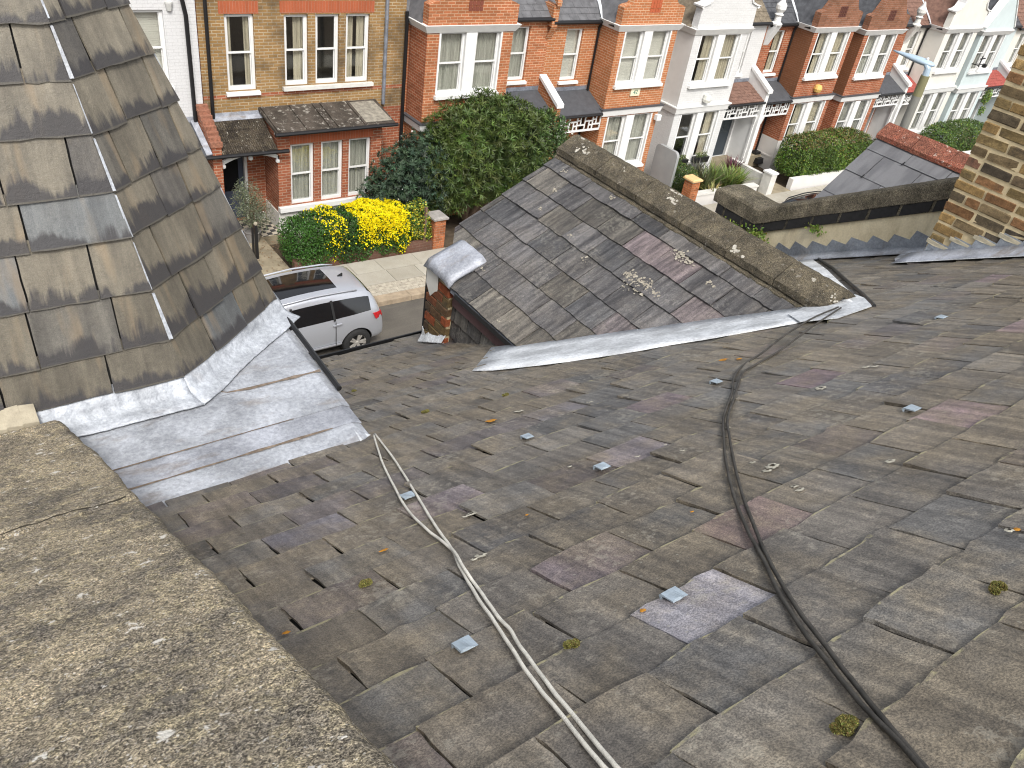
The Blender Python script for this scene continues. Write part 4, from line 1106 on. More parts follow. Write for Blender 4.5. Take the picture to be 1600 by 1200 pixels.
def fretwork(par, x0, x1, y, z0, z1, n=5, back=None):
    """white timber lattice under a porch roof"""
    m = MB(); t = .022; d = .035
    m.box(x0, x1, y, y + d, z0, z0 + .06); m.box(x0, x1, y, y + d, z1 - .05, z1)
    h = z1 - z0 - .11; zz = z0 + .06
    cw = (x1 - x0) / n
    for i in range(n + 1): 
        x = x0 + cw * i; m.box(x - t, x + t, y + .002, y + d - .002, zz, zz + h)
    for i in range(n):
        x = x0 + cw * i; k = i % 2
        m.box(x + t, x + cw - t, y + .004, y + d - .004, zz + h * (.34 if k else .62) - t, zz + h * (.34 if k else .62) + t)
        xm = x + cw * (.45 if k else .55)
        if k: m.box(xm - t, xm + t, y + .006, y + d - .006, zz + h * .34 + t, zz + h)
        else: m.box(xm - t, xm + t, y + .006, y + d - .006, zz, zz + h * .62 - t)
        if k: m.box(x + t, xm - t, y + .008, y + d - .008, zz + h * .7 - t, zz + h * .7 + t)
        else: m.box(xm + t, x + cw - t, y + .008, y + d - .008, zz + h * .3 - t, zz + h * .3 + t)
    return m.build('fretwork', WHITE, par)

def pipe(par, pts, r=.04, mat=None, name='drainpipe'):
    return MB().tube(pts, r, 8).build(name, mat or BK, par)

def gable_shape(xa, xb, zb, kind):
    w = xb - xa; c = (xa + xb) / 2
    if kind == 'plain': return [(xa, zb), (xb, zb), (xb, zb + .12), (c, zb + 1.9), (xa, zb + .12)]
    if kind == 'shoulder': return [(xa - .02, zb), (xb + .02, zb), (xb + .02, zb + .50), (xb - .12, zb + .56), (xb - .30, zb + .58), (xb - .42, zb + .72), (c + .3, zb + 1.6), (c + .3, zb + 1.9), (c - .3, zb + 1.9), (c - .3, zb + 1.6), (xa + .42, zb + .72), (xa + .30, zb + .58), (xa + .12, zb + .56), (xa - .02, zb + .50)]
    return [(xa - .03, zb), (xb + .03, zb), (xb + .0, zb + .62), (xb + .12, zb + .68), (xb - .1, zb + .72), (xb - .32, zb + .80), (xb - .46, zb + 1.02), (xb - .52, zb + 1.5), (c + .3, zb + 2.0), (c - .3, zb + 2.0), (xa + .52, zb + 1.5), (xa + .46, zb + 1.02), (xa + .32, zb + .80), (xa + .1, zb + .72), (xa - .12, zb + .68), (xa, zb + .62)]

def terrace(name, label, x0, x1, bay, side, dz, wall, cheek=None, lower=None, roof='grey', porch='felt', gable='shoulder', gmat=None, fascia='white', string='white', curt=('net', 'net', 'net', 'net'), door=(.05, .06, .07), top_trim=None, sills=None, main_curt='net', plinth=None, panel=None):
    """one house of the terrace; side = +1 when the bay stands left and the porch right"""
    bx0, bx1 = bay; zg = gz((x0 + x1) / 2) - .35
    h = empty(name, ((x0 + x1) / 2, YM, gz((x0 + x1) / 2)))
    tag(h, label, 'house', 'terraced houses across the street')
    Z = lambda z: z + dz
    cx = (bx0 + bx1) / 2
    px0, px1 = (bx1, x1) if side > 0 else (x0, bx0)              # porch strip
    lower = lower or wall
    # main wall
    wc = (px0 + px1) / 2 - .04 * side
    mw = (wc - .33, wc + .33, Z(3.38), Z(4.93))
    dc = px1 - .72 if side > 0 else px0 + .72
    dw = (dc - .45, dc + .45, Z(.15), Z(2.35))
    m = MB(); wall_holes(m, x0, x1, Z(2.62), Z(5.16), YM, [mw]); m.quad((x1, YM, Z(2.62)), (x1, YM + 8, Z(2.62)), (x1, YM + 8, Z(5.16)), (x1, YM, Z(5.16))); m.quad((x0, YM, zg), (x0, YM + 8, zg), (x0, YM + 8, Z(5.16)), (x0, YM, Z(5.16))); m.quad((x0, YM + 8, zg), (x1, YM + 8, zg), (x1, YM + 8, Z(5.16)), (x0, YM + 8, Z(5.16)))
    m.build('main_wall', wall, h, recalc=False)
    m = MB(); wall_holes(m, x0, x1, zg, Z(2.62), YM, [dw]); m.build('ground_floor_wall', lower, h, recalc=False)
    window(h, *mw, YM, main_curt, mat=sills)
    d = MB().box(dw[0] + .006, dw[1] - .006, YM + .1, YM + .15, dw[2] + .004, dw[3] - .4).build('door', plain(name + '_door', door, .4), h)
    for k in range(2): MB().box(dw[0] + .12 + k * .37, dw[0] + .41 + k * .37, YM + .085, YM + .11, dw[2] + .95, dw[3] - .52).build('door_pane', GLASS_D, d)
    MB().box(dw[0] + .08, dw[0] + .12, YM + .06, YM + .10, dw[2] + .85, dw[2] + .97).build('handle', MT['tingle'], d)
    MB().box(dw[0] - .05, dw[0] + .006, YM - .01, YM + .14, dw[2] + .004, dw[3] + .04).box(dw[1] - .006, dw[1] + .05, YM - .01, YM + .14, dw[2] + .004, dw[3] + .04).box(dw[0] + .006, dw[1] - .006, YM - .012, YM + .142, dw[3] - .006, dw[3] + .042).box(dw[0], dw[1], YM + .06, YM + .14, dw[3] - .42, dw[3] - .37).build('door_frame', WHITE, h)
    MB().box(dw[0], dw[1], YM + .16, YM + .2, dw[2], dw[3]).build('fanlight', GLASS_D, h)
    # bay: upper and lower front, two cheeks
    up = [(cx - .97, cx - .17, Z(3.45), Z(5.07)), (cx + .17, cx + .97, Z(3.45), Z(5.07))]
    lo = [(cx - .97, cx - .17, Z(.66), Z(2.42)), (cx + .17, cx + .97, Z(.66), Z(2.42))]
    m = MB(); wall_holes(m, bx0, bx1, Z(2.62), Z(5.12), YB, up); m.build('bay_upper_wall', wall, h, recalc=False)
    m = MB(); wall_holes(m, bx0, bx1, zg, Z(2.62), YB, lo); m.build('bay_lower_wall', lower, h, recalc=False)
    ck = cheek or wall  # a darker cheek brick carries the bay side's shade in its colour
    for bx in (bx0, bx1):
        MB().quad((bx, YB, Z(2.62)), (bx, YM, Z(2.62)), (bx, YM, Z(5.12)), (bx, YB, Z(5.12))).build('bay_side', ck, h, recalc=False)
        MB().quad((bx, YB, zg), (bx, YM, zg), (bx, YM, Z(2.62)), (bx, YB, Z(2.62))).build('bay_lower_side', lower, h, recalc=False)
    MB().quad((bx0, YB, Z(5.12)), (bx1, YB, Z(5.12)), (bx1, YM, Z(5.12)), (bx0, YM, Z(5.12))).build('bay_ceiling', WHITE, h, recalc=False)
    if plinth:
        MB().box(bx0 - .012, bx1 + .012, YB - .015, YM, zg, Z(.95)).box(min(px0, px1), max(px0, px1) - .3, YM - .015, YM + .02, zg, Z(.95)).build('plinth', plinth, h)
        MB().box(bx0 - .03, bx1 + .03, YB - .035, YM, Z(.22), Z(.28)).build('plinth_band', plinth, h)
    for (w_, c_) in zip(up, curt[:2]): window(h, *w_, YB, c_, sill=False, mat=sills)
    for (w_, c_) in zip(lo, curt[2:]): window(h, *w_, YB, c_, sill=False, mat=sills)
    sm = sills or WHITE
    for (za, zb) in ((Z(3.45), Z(5.07)), (Z(.66), Z(2.42))):
        MB().box(cx - .176, cx + .176, YB - .02, YB + .15, za + .004, zb - .004).build('mullion', sm, h)
        MB().box(cx - 1.06, cx + 1.06, YB - .12, YB + .05, za - .11, za - .02).box(cx - 1.02, cx + 1.02, YB - .06, YB + .05, za - .02, za + .03).build('sill', sm, h)
        for q in (cx - 1.02, cx + .964): MB().box(q, q + .056, YB - .015, YB + .15, za + .004, zb - .004).build('window_surround', sm, h)
    fm = {'white': WHITE}.get(fascia, fascia)
    MB().prism([(bx0 - .04, YB - .03, Z(5.07)), (bx1 + .04, YB - .03, Z(5.07)), (bx1 + .16, YB - .14, Z(5.27)), (bx0 - .16, YB - .14, Z(5.27))], (0, .95, 0)).build('fascia', fm, h)
    stm = {'white': WHITE}.get(string, string)
    MB().prism([(bx0 - .05, YB - .05, Z(2.40) + .06), (bx1 + .05, YB - .05, Z(2.40) + .06), (bx1 + .09, YB - .09, Z(2.66)), (bx0 - .09, YB - .09, Z(2.66))], (0, .9, 0)).build('string_course', stm, h)
    MB().box(bx0 - .11, bx1 + .11, YB - .11, YM, Z(2.66), Z(2.70)).build('string_capping', FARSL['felt'] if fascia == 'white' and string == 'white' and porch == 'felt' else stm, h)
    # gable over the bay
    gs = gable_shape(bx0 - .02, bx1 + .02, Z(5.27), gable)
    gm = gmat or wall
    g = MB().prism([(x, YB - .06, z) for x, z in gs], (0, .28, 0)).build('gable', gm, h)
    tt = top_trim
    if tt:
        m = MB()
        for (p, q) in zip(gs[2:], gs[3:]):
            a, b = Vector((p[0], 0, p[1])), Vector((q[0], 0, q[1])); nn = Vector((b.z - a.z, 0, -(b.x - a.x))).normalized() * .05
            if nn.z < -.01 or (abs(nn.z) < .01 and (p[0] - cx) * nn.x < 0): nn = -nn
            m.prism([(a.x, YB - .11, a.z), (b.x, YB - .11, b.z), (b.x + nn.x, YB - .11, b.z + nn.z), (a.x + nn.x, YB - .11, a.z + nn.z)], (0, .38, 0))
        m.build('gable_coping', tt, g)
        MB().box(bx0 - .06, bx1 + .06, YB - .12, YB + .1, Z(5.27), Z(5.33)).build('gable_moulding', tt, g)
    if panel:
        m = MB()
        for i in range(4):
            for k in range(3): m.box(cx - .22 + i * .115, cx - .12 + i * .115, YB - .072, YB - .05, Z(5.62) + k * .13, Z(5.73) + k * .13)
        m.build('brick_panel', panel, g)
    # bay roof behind the gable, ridge across
    zr = Z(5.27) + 1.75
    m = MB(); m.prism([(bx0 - .1, YB + .2, Z(5.27)), (cx, YB + .2, zr), (cx, YM + 4.6, zr), (bx0 - .1, YM + .1, Z(5.27))], (0, 0, -.05)); m.prism([(bx1 + .1, YB + .2, Z(5.27)), (cx, YB + .2, zr), (cx, YM + 4.6, zr), (bx1 + .1, YM + .1, Z(5.27))], (0, 0, -.05))
    m.build('bay_roof', FARSL[roof], h)
    # main roof
    pt = R_(40); L = 5.2
    m = MB().prism([(x0, YM - .10, Z(5.20)), (x1, YM - .10, Z(5.20)), (x1, YM - .10 + L * math.cos(pt), Z(5.20) + L * math.sin(pt)), (x0, YM - .10 + L * math.cos(pt), Z(5.20) + L * math.sin(pt))], (0, 0, -.06))
    m.prism([(x0, YM - .10 + L * math.cos(pt), Z(5.20) + L * math.sin(pt)), (x1, YM - .10 + L * math.cos(pt), Z(5.20) + L * math.sin(pt)), (x1, YM + 8, Z(5.2)), (x0, YM + 8, Z(5.2))], (0, 0, -.06))
    mr = m.build('roof', FARSL[roof], h)
    courses(mr, px0 - .15 if side > 0 else x0, x1 if side > 0 else px1 + .15, YM - .12, Z(5.20), pt, 10, .34, .22, FARSL[roof])
    gx = (bx1 + .1, x1) if side > 0 else (x0, bx0 - .1)
    MB().tube([(gx[0], YM - .16, Z(5.16)), (gx[1], YM - .16, Z(5.16))], .06, 8).build('gutter', BK, h)
    MB().tube([((bx1 if side > 0 else bx0) + side * .0, YM - .16, Z(5.16)), ((bx1 if side > 0 else bx0) + side * .1, YB + .15, Z(5.2))], .05, 8).build('gutter', BK, h)
    vx = bx1 if side > 0 else bx0
    MB().prism([(vx + side * .02, YM - .16, Z(5.24)), (vx + side * .14, YM - .16, Z(5.24)), (vx - side * .9 + side * .14, YM + 2.6, Z(7.3)), (vx - side * .9, YM + 2.6, Z(7.3))], (0, 0, .03)).build('valley_lead', MT['lead_w'], mr)
    pipe(h, [(vx + side * .05, YM - .12, Z(5.12)), (vx + side * .06, YM - .06, Z(4.95)), (vx + side * .07, YM - .06, Z(3.0)), (vx + side * .07, YM - .06, zg + .2)])
    # porch
    yp = YB + .02
    ex = .0
    lo_z, hi_z = Z(2.62), Z(3.06)
    pr = lean_roof(h, 'porch_roof', px0 + .01, px1 - .12 if side > 0 else px1 - .01, yp - .08, lo_z, YM, hi_z, FARSL[porch])
    if porch in ('brown', 'mossy', 'red'):
        courses(pr, px0 + .02, px1 - .14, yp - .1, lo_z, math.atan2(hi_z - lo_z, YM - yp + .08), 6, .2, .16, FARSL[porch], 'tile_courses')
    MB().prism([(px0, YM - .02, hi_z), (px1 - .1, YM - .02, hi_z), (px1 - .1, YM - .02, hi_z + .12), (px0, YM - .02, hi_z + .12)], (0, .03, 0)).build('lead_flashing', MT['lead_d'], pr)
    MB().tube([(px0, yp - .12, lo_z - .05), (px1 - .1, yp - .12, lo_z - .05)], .045, 8).build('gutter', BK, pr)
    fretwork(h, px0 + .04, px1 - (.14 if side > 0 else .02), yp, Z(2.02), Z(2.56), 6)
    MB().box(px0 + .02, px1 - .02, YM - .35, YM - .01, zg, Z(.17)).build('doorstep', CONC, h)
    ox = px1 - .16 if side > 0 else px0 + .16
    MB().prism([(ox - .06, yp, Z(1.75)), (ox + .06, yp, Z(1.75)), (ox + .10, yp - .04, Z(2.02)), (ox - .10, yp - .04, Z(2.02))], (0, .12, 0)).box(ox - .05, ox + .05, yp + .01, yp + .1, zg, Z(1.8)).build('porch_post', WHITE, h)
    return h

BR = {
 'yellow': brick_tex('yellow_stock_brick', (.37, .225, .085), (.22, .125, .05), (.36, .29, .19), .8, (.06, .047, .032), mw=.012, var=.95),
 'red_a': brick_tex('red_brick_worn', (.36, .105, .05), (.28, .085, .04), (.40, .27, .19), .35, (.10, .05, .03), mw=.010, var=.9),
 'orange': brick_tex('orange_red_brick', (.42, .15, .062), (.34, .11, .048), (.50, .32, .2), .3, (.2, .09, .04), mw=.010, var=.85),
 'orange2': brick_tex('orange_brick_pointed', (.46, .17, .065), (.36, .125, .05), (.50, .34, .22), .1, (.2, .09, .04), mw=.010),
 'red_e': brick_tex('red_brick_dark', (.36, .105, .045), (.27, .08, .035), (.40, .25, .17), .3, (.12, .06, .03), mw=.010, var=.85),
 'shaded_ch': brick_tex('shaded_brick_cheek', (.24, .10, .045), (.16, .065, .03), (.22, .12, .08), .3, (.07, .04, .02)),  # red brick of the bay sides with their shade put into the colour
 'brown_g': brick_tex('brown_gable_brick', (.26, .115, .06), (.19, .08, .045), (.24, .14, .1), .4, (.08, .05, .03), mw=.012, var=.9),
 'white': brick_tex('white_painted_brick', (.62, .62, .61), (.60, .60, .59), (.52, .52, .51), .06, (.55, .54, .5), mw=.004, var=.12),
}
CREAM = plain('cream_render', (.66, .64, .58), .7, .06, 2)
GREYR = plain('pale_grey_render', (.62, .60, .57), .8, .06, 2)
BLUER = plain('pale_blue_render', (.52, .59, .59), .7, .06, 2)
ROWS = [
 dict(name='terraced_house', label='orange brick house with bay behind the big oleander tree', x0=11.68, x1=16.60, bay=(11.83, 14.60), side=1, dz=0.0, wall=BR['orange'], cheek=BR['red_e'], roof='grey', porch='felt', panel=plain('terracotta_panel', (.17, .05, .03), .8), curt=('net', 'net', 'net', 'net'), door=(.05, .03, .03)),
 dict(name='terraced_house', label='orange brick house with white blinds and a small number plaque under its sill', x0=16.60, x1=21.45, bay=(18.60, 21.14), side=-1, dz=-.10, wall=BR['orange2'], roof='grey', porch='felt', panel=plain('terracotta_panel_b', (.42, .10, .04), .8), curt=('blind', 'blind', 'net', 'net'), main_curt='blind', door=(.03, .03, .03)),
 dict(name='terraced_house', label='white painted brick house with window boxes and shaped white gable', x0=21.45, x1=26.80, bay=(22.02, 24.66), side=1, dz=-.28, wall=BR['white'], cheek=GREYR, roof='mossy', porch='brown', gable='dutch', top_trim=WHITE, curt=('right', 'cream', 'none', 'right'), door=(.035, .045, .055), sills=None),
 dict(name='terraced_house', label='red brick house with white plinth and yellow alarm box', x0=26.80, x1=31.30, bay=(28.45, 30.98), side=-1, dz=-.34, wall=BR['red_e'], cheek=BR['shaded_ch'], roof='dark', porch='felt', gmat=BR['brown_g'], panel=plain('terracotta_panel_c', (.09, .03, .02), .8), plinth=GREYR, curt=('right', 'cream', 'right', 'cream'), main_curt='right', door=(.06, .02, .02)),
 dict(name='terraced_house', label='red brick house with double glazed bay next to the street lamp', x0=31.30, x1=36.42, bay=(31.76, 34.38), side=1, dz=-.50, wall=BR['red_e'], cheek=BR['shaded_ch'], roof='dark', porch='felt', gmat=BR['brown_g'], panel=plain('terracotta_panel_d', (.09, .03, .02), .8), curt=('net', 'grey', 'grey', 'grey'), door=(.04, .03, .03)),
 dict(name='terraced_house', label='cream painted house with red tiled porch behind the street lamp', x0=36.42, x1=40.75, bay=(37.85, 40.60), side=-1, dz=-.56, wall=CREAM, roof='brown', porch='red', gable='dutch', top_trim=WHITE, curt=('grey', 'grey', 'grey', 'grey'), main_curt='grey', door=(.05, .05, .05)),
 dict(name='terraced_house', label='pale blue painted house with plain pointed gable', x0=40.75, x1=46.3, bay=(41.08, 43.65), side=1, dz=-.72, wall=BLUER, roof='dark', porch='red', gable='plain', top_trim=WHITE, curt=('grey', 'grey', 'grey', 'grey'), door=(.2, .22, .22)),
 dict(name='terraced_house', label='cream house farthest right, half hidden by the chimney stack', x0=46.3, x1=51.5, bay=(48.2, 51.0), side=-1, dz=-.85, wall=CREAM, roof='brown', porch='brown', gable='shoulder', curt=('grey', 'grey', 'grey', 'grey')),
]
HOUSES = [terrace(**r) for r in ROWS]
hB, hC, hD, hE, hF, hG, hH, hI = HOUSES
# party piers, corbels, porch walls and other pieces of their own
MB().box(16.50, 16.72, YM - .20, YM + 4, 4.95, 5.55).prism([(16.50, YM - .2, 4.95), (16.72, YM - .2, 4.95), (16.72, YM, 4.55), (16.50, YM, 4.55)], (0, .01, 0)).prism([(16.53, YM - .3, 5.55), (16.69, YM - .3, 5.55), (16.69, YM + 3.6, 8.6), (16.53, YM + 3.6, 8.6)], (0, 0, .14)).build('party_parapet', BR['orange2'], hC)
def porch_wall(par, x, dz, mat, cop):
    MB().prism([(x - .09, YB - .1, gz(x) - .2), (x - .09, YM, gz(x) - .2), (x - .09, YM, 3.42 + dz), (x - .09, YB - .1, 2.86 + dz)], (.18, 0, 0)).build('porch_party_wall', mat, par)
    MB().prism([(x - .13, YB - .18, 2.82 + dz), (x - .13, YM, 3.42 + dz), (x - .13, YM, 3.52 + dz), (x - .13, YB - .18, 2.94 + dz)], (.26, 0, 0)).build('porch_coping', cop, par)
porch_wall(hC, 16.62, 0.0, BR['orange2'], WHITE); porch_wall(hD, 26.72, -.17, WHITE, WHITE); porch_wall(hG, 36.38, -.46, WHITE, WHITE); porch_wall(hH, 46.2, -.7, BLUER, WHITE)
# ball finials on corbels
for (par, x, dz, mt) in ((hD, 27.0, -.3, WHITE), (hG, 36.5, -.5, WHITE2)):
    MB().prism([(x - .14, YM - .02, 4.4 + dz), (x + .14, YM - .02, 4.4 + dz), (x + .16, YM - .35, 5.15 + dz), (x - .16, YM - .35, 5.15 + dz)], (0, .3, .0)).lathe((x, YM - .2, 5.15 + dz), [(.2, 0), (.22, .06), (.13, .12), (.11, .3), (.17, .36), (.11, .42), (.19, .55), (.19, .68), (.10, .8), (.06, .9), (.02, .98)], 14).build('finial', mt, par)
# number plaque, alarm boxes, lamps
pl = MB().box(19.62, 20.02, YB - .045, YB - .005, 2.96, 3.20).build('number_plaque', plain('plaque_cream', (.70, .66, .48), .5), hC)
def digits(txt, x, y, z, s_, mat, par, name='digits'):
    c = bpy.data.curves.new(name, 'FONT'); c.body = txt; c.size = s_; c.extrude = .004; c.align_x = 'CENTER'; c.align_y = 'CENTER'
    o = bpy.data.objects.new(name + '_tmp', c); COL.objects.link(o)
    dg = bpy.context.evaluated_depsgraph_get(); me = bpy.data.meshes.new_from_object(o.evaluated_get(dg)); bpy.data.objects.remove(o)
    b = MB(); b.v = [(x + v.co.x, y - v.co.z, z + v.co.y) for v in me.vertices]; b.f = [tuple(p.vertices) for p in me.polygons]
    b.build(name, mat, par)
digits('42', 19.82, YB - .048, 3.08, .2, plain('plaque_green', (.10, .22, .16), .6), pl)
MB().lathe((23.35, YB - .1, 2.92 - .28), [(.02, -.14), (.13, -.10), (.16, 0), (.13, .14), (.02, .17)], 12).build('alarm_box', plain('alarm_white', (.6, .6, .55), .5), hD)
MB().lathe((29.75, YB - .08, 2.98 - .34), [(.02, -.16), (.14, -.12), (.18, 0), (.14, .12), (.02, .16)], 12).build('alarm_box', plain('alarm_yellow', (.62, .40, .12), .5), hE)
MB().box(21.0, 21.2, YB - .16, YB - .01, 2.08, 2.26).build('floodlight', WHITE, hC)
# rain-water hopper at the foot of the red house's pipe
MB().prism([(28.05, YM - .55, gz(28) + .02), (28.5, YM - .55, gz(28) + .02), (28.45, YM - .5, gz(28) + .22), (28.1, YM - .5, gz(28) + .22)], (0, .5, 0)).box(28.12, 28.42, YM - .3, YM - .02, gz(28) + .2, gz(28) + .42).build('boxing', BK, hE)
# aerial bracket on the pale blue house
m = MB().tube([(41.35, YB - .35, 3.05), (41.35, YB - .35, 3.55)], .025, 6).tube([(41.0, YB - .35, 3.2), (41.9, YB - .35, 3.12)], .02, 6).tube([(41.25, YB - .35, 3.4), (41.55, YB - .4, 3.44)], .03, 6).box(41.8, 41.95, YB - .42, YB - .28, 3.0, 3.16).tube([(41.35, YB - .35, 3.1), (41.35, YB, 3.1)], .02, 6)
m.build('aerial', BK, hH)

# ---------------- house with yellow upper storey
hA = empty('terraced_house', (8.9, YM, gz(8.9)))
tag(hA, 'yellow brick house with red brick bay and lichened porch roof', 'house', 'terraced houses across the street')
ax0, ax1 = 6.22, 11.68
wins = [(6.84, 7.55, 3.57, 5.35), (8.30, 8.92, 3.62, 5.33), (9.12, 9.76, 3.62, 5.33), (9.95, 10.62, 3.62, 5.33)]
m = MB(); wall_holes(m, ax0, ax1, 2.5, 6.3, YM, wins); m.build('upper_wall', BR['yellow'], hA, recalc=False)
m = MB(); wall_holes(m, ax0, ax1, -.4, 2.5, YM, [(6.42, 7.16, .15, 2.2)]); m.quad((ax0, YM, -.4), (ax0, YM + 8, -.4), (ax0, YM + 8, 6.3), (ax0, YM, 6.3)); m.quad((ax1, YM, -.4), (ax1, YM + 8, -.4), (ax1, YM + 8, 6.3), (ax1, YM, 6.3)); m.quad((ax0, YM + 8, -.4), (ax1, YM + 8, -.4), (ax1, YM + 8, 6.3), (ax0, YM + 8, 6.3))
m.build('lower_wall', BR['red_a'], hA, recalc=False)
for w_, c_ in zip(wins, ('cream', 'right', 'none', 'cream')): window(hA, *w_, YM, c_, gap=.62 if c_ == 'cream' and w_[0] < 8 else 0.35 if c_ == 'cream' else 0, sill=w_[0] < 8, frame=.07)
MB().box(8.22, 10.74, YM - .11, YM + .04, 3.52, 3.61).build('long_sill', WHITE2, hA)
GAUGED = brick_tex('gauged_red_brick', (.42, .115, .05), (.34, .09, .04), (.36, .2, .14), .2, (.1, .05, .03), w=.075, h=.3, mw=.004)
for (a, b) in ((6.72, 7.67), (8.2, 10.74)): MB().box(a, b, YM - .008, YM + .02, 5.36, 5.64).build('brick_lintel', GAUGED, hA)
MB().box(ax0, ax1, YM - .004, YM + .02, 5.66, 5.86).build('brick_band', BR['red_a'], hA)
MB().box(ax0, ax1, YM - .004, YM + .02, 3.40, 3.485).build('brick_band', BR['red_a'], hA)
MB().box(11.1, ax1, YM - .005, YM + .02, -.3, 2.9).build('red_return', BR['red_a'], hA)
pt = R_(38)
MB().prism([(ax0, YM - .2, 6.3), (ax1, YM - .2, 6.3), (ax1, YM + 4, 9.6), (ax0, YM + 4, 9.6)], (0, 0, -.08)).prism([(ax0, YM + 4, 9.6), (ax1, YM + 4, 9.6), (ax1, YM + 8, 6.3), (ax0, YM + 8, 6.3)], (0, 0, -.08)).build('roof', FARSL['dark'], hA)
# bay
BX0, BX1 = 7.68, 10.62
lo = [(8.02, 8.66, .80, 2.44), (8.86, 9.48, .80, 2.44), (9.65, 10.30, .80, 2.44)]
m = MB(); wall_holes(m, BX0, BX1, -.4, 2.78, YB, lo); m.quad((BX0, YB, -.4), (BX0, YM, -.4), (BX0, YM, 3.0), (BX0, YB, 2.78)); m.quad((BX1, YB, -.4), (BX1, YM, -.4), (BX1, YM, 3.0), (BX1, YB, 2.78)); m.build('bay_wall', BR['red_a'], hA, recalc=False)
for w_ in lo: window(hA, *w_, YB, 'net', sill=False, frame=.06)
MB().box(7.66, 10.66, YB - .12, YB + .03, .66, .79).build('sill', WHITE, hA)
MB().box(BX0 - .02, BX1 + .02, YB - .02, YM, -.35, .62).build('plinth', WHITE2, hA)
MB().box(8.0, 10.35, YB - .008, YB + .02, 2.46, 2.72).build('brick_lintel', GAUGED, hA)
MB().box(BX0 - .06, BX1 + .1, YB - .10, YB + .05, 2.74, 2.83).build('fascia', WHITE2, hA)
def felt_old():
    m = Mat('old_felt'); p = m.pos()
    a = m.noise(p, 2.6, 6, .7); f = m.noise(p, 26, 5, .75); v = m.noise(p, 7, 5, .7)
    c = m.mix(m.ramp(a, .35, .65), (.04, .034, .028), (.09, .075, .062))
    c = m.mix(m.math('MULTIPLY', m.ramp(v, .56, .66), .85), c, (.34, .32, .28))
    c = m.mix(.7, c, m.ramp(f, .25, .75, (.55, .55, .55), (1.4, 1.4, 1.4)), 'MULTIPLY')
    m.bump(f, .7, .01); return m.fin(c, .92, .15)
FELT = felt_old()
br_ = lean_roof(hA, 'bay_roof', 7.56, 10.86, YB - .28, 2.90, YM, 3.13, FELT, .08)
for i, x in enumerate((7.6, 8.35, 8.98, 9.2, 9.95)):
    MB().prism([(x, YB - .28, 2.905), (x + .07, YB - .28, 2.905), (x + .07, YM - .05, 3.125), (x, YM - .05, 3.125)], (0, 0, .035)).build('felt_roll', FELT, br_)
MB().prism([(9.97, YB - .2, 2.93), (10.8, YB - .2, 2.93), (10.75, YM - .1, 3.115), (9.97, YM - .1, 3.115)], (0, 0, .012)).build('felt_patch', plain('felt_patch_pale', (.24, .22, .18), .9, .4, 9, .5), br_)
MB().tube([(7.5, YB - .34, 2.86), (10.9, YB - .34, 2.86)], .05, 8).build('gutter', BK, br_)
# porch roof of ribbed tiles
pr = lean_roof(hA, 'porch_roof', 6.26, 7.62, YB - .12, 2.43, YM, 2.95, FARSL['mossy'], .06)
pit = math.atan2(.52, 1.02)
TILE = stone_mat('lichened_tile', (.075, .062, .048), (.035, .03, .026), (.55, .52, .45), .55, .1, .8)
for r_ in range(3):
    for i in range(4):
        m = MB(); x0_ = 6.28 + i * .335
        for k in range(6):
            xa = x0_ + k * .0555
            a, b = r_ * .36, r_ * .36 + .40
            f0 = lambda t, h: (YB - .16 + t * math.cos(pit) - h * math.sin(pit), 2.41 + t * math.sin(pit) + h * math.cos(pit))
            pa, pb = f0(a, .055), f0(b, .03)
            m.prism([(xa, *pa), (xa + .035, *pa), (xa + .035, *pb), (xa, *pb)], (0, 0, -.03)); pa, pb = f0(a, .035), f0(b, .012)
            m.prism([(xa + .034, *pa), (xa + .056, *pa), (xa + .056, *pb), (xa + .034, *pb)], (0, 0, -.02))
        m.build('tile', TILE, pr)
MB().prism([(6.26, YM - .02, 2.9), (7.62, YM - .02, 2.9), (7.62, YM - .02, 3.06), (6.26, YM - .02, 3.06)], (0, .03, 0)).prism([(6.26, YM - .16, 2.91), (7.62, YM - .16, 2.91), (7.62, YM - .01, 2.97), (6.26, YM - .01, 2.97)], (0, 0, .012)).build('lead_flashing', MT['lead'], pr)
MB().tube([(5.75, YB - .2, 2.40), (7.9, YB - .2, 2.38)], .05, 8).build('gutter', BK, pr)
# curved white valance
m = MB(); n = 16; top, bot = [], []
for i in range(n + 1):
    t = i / n; x = 6.27 + 1.45 * t; z = 2.14 + .19 * (1 - (2 * t - 1) ** 2); top.append((x, YB, z + .05)); bot.append((x, YB, z - .05))
m.prism(bot + top[::-1], (0, .06, 0)); 
for x in (6.30, 6.99, 7.69): m.lathe((x, YB + .03, 2.05 if x != 6.99 else 2.19), [(.01, -.06), (.055, -.03), (.06, .02), (.03, .06)], 10)
m.build('porch_valance', WHITE, hA)
dr = MB().box(6.42, 7.12, YM + .08, YM + .14, .15, 2.2).build('door', plain('door_navy', (.055, .065, .095), .4), hA)
MB().box(6.56, 6.98, YM + .065, YM + .09, .95, 1.95).build('door_pane', plain('door_glass_dark', (.012, .012, .014), .1), dr)
MB().lathe((6.5, YM + .06, 1.0), [(.0, -.03), (.03, 0), (.0, .03)], 8).build('handle', MT['tingle'], dr)
MB().box(7.12, 7.19, YM - .02, YM + .14, .15, 2.24).build('door_frame', WHITE, hA)
MB().box(7.20, 7.62, YM - .06, YM, .1, .28).build('skirting', WHITE2, hA)
digits('10', 7.36, YM - .006, 1.98, .15, plain('number_brass', (.35, .24, .09), .5), hA, 'house_number')
def tiles_mat():
    m = Mat('porch_tiles'); p = m.pos(); c = m.n('TexChecker', Vector=m.scalev(p, (1, 1, 0)), Color1=(.05, .05, .05), Color2=(.50, .45, .36), Scale=7.0)
    return m.fin(c.outputs[0], .6, .4)
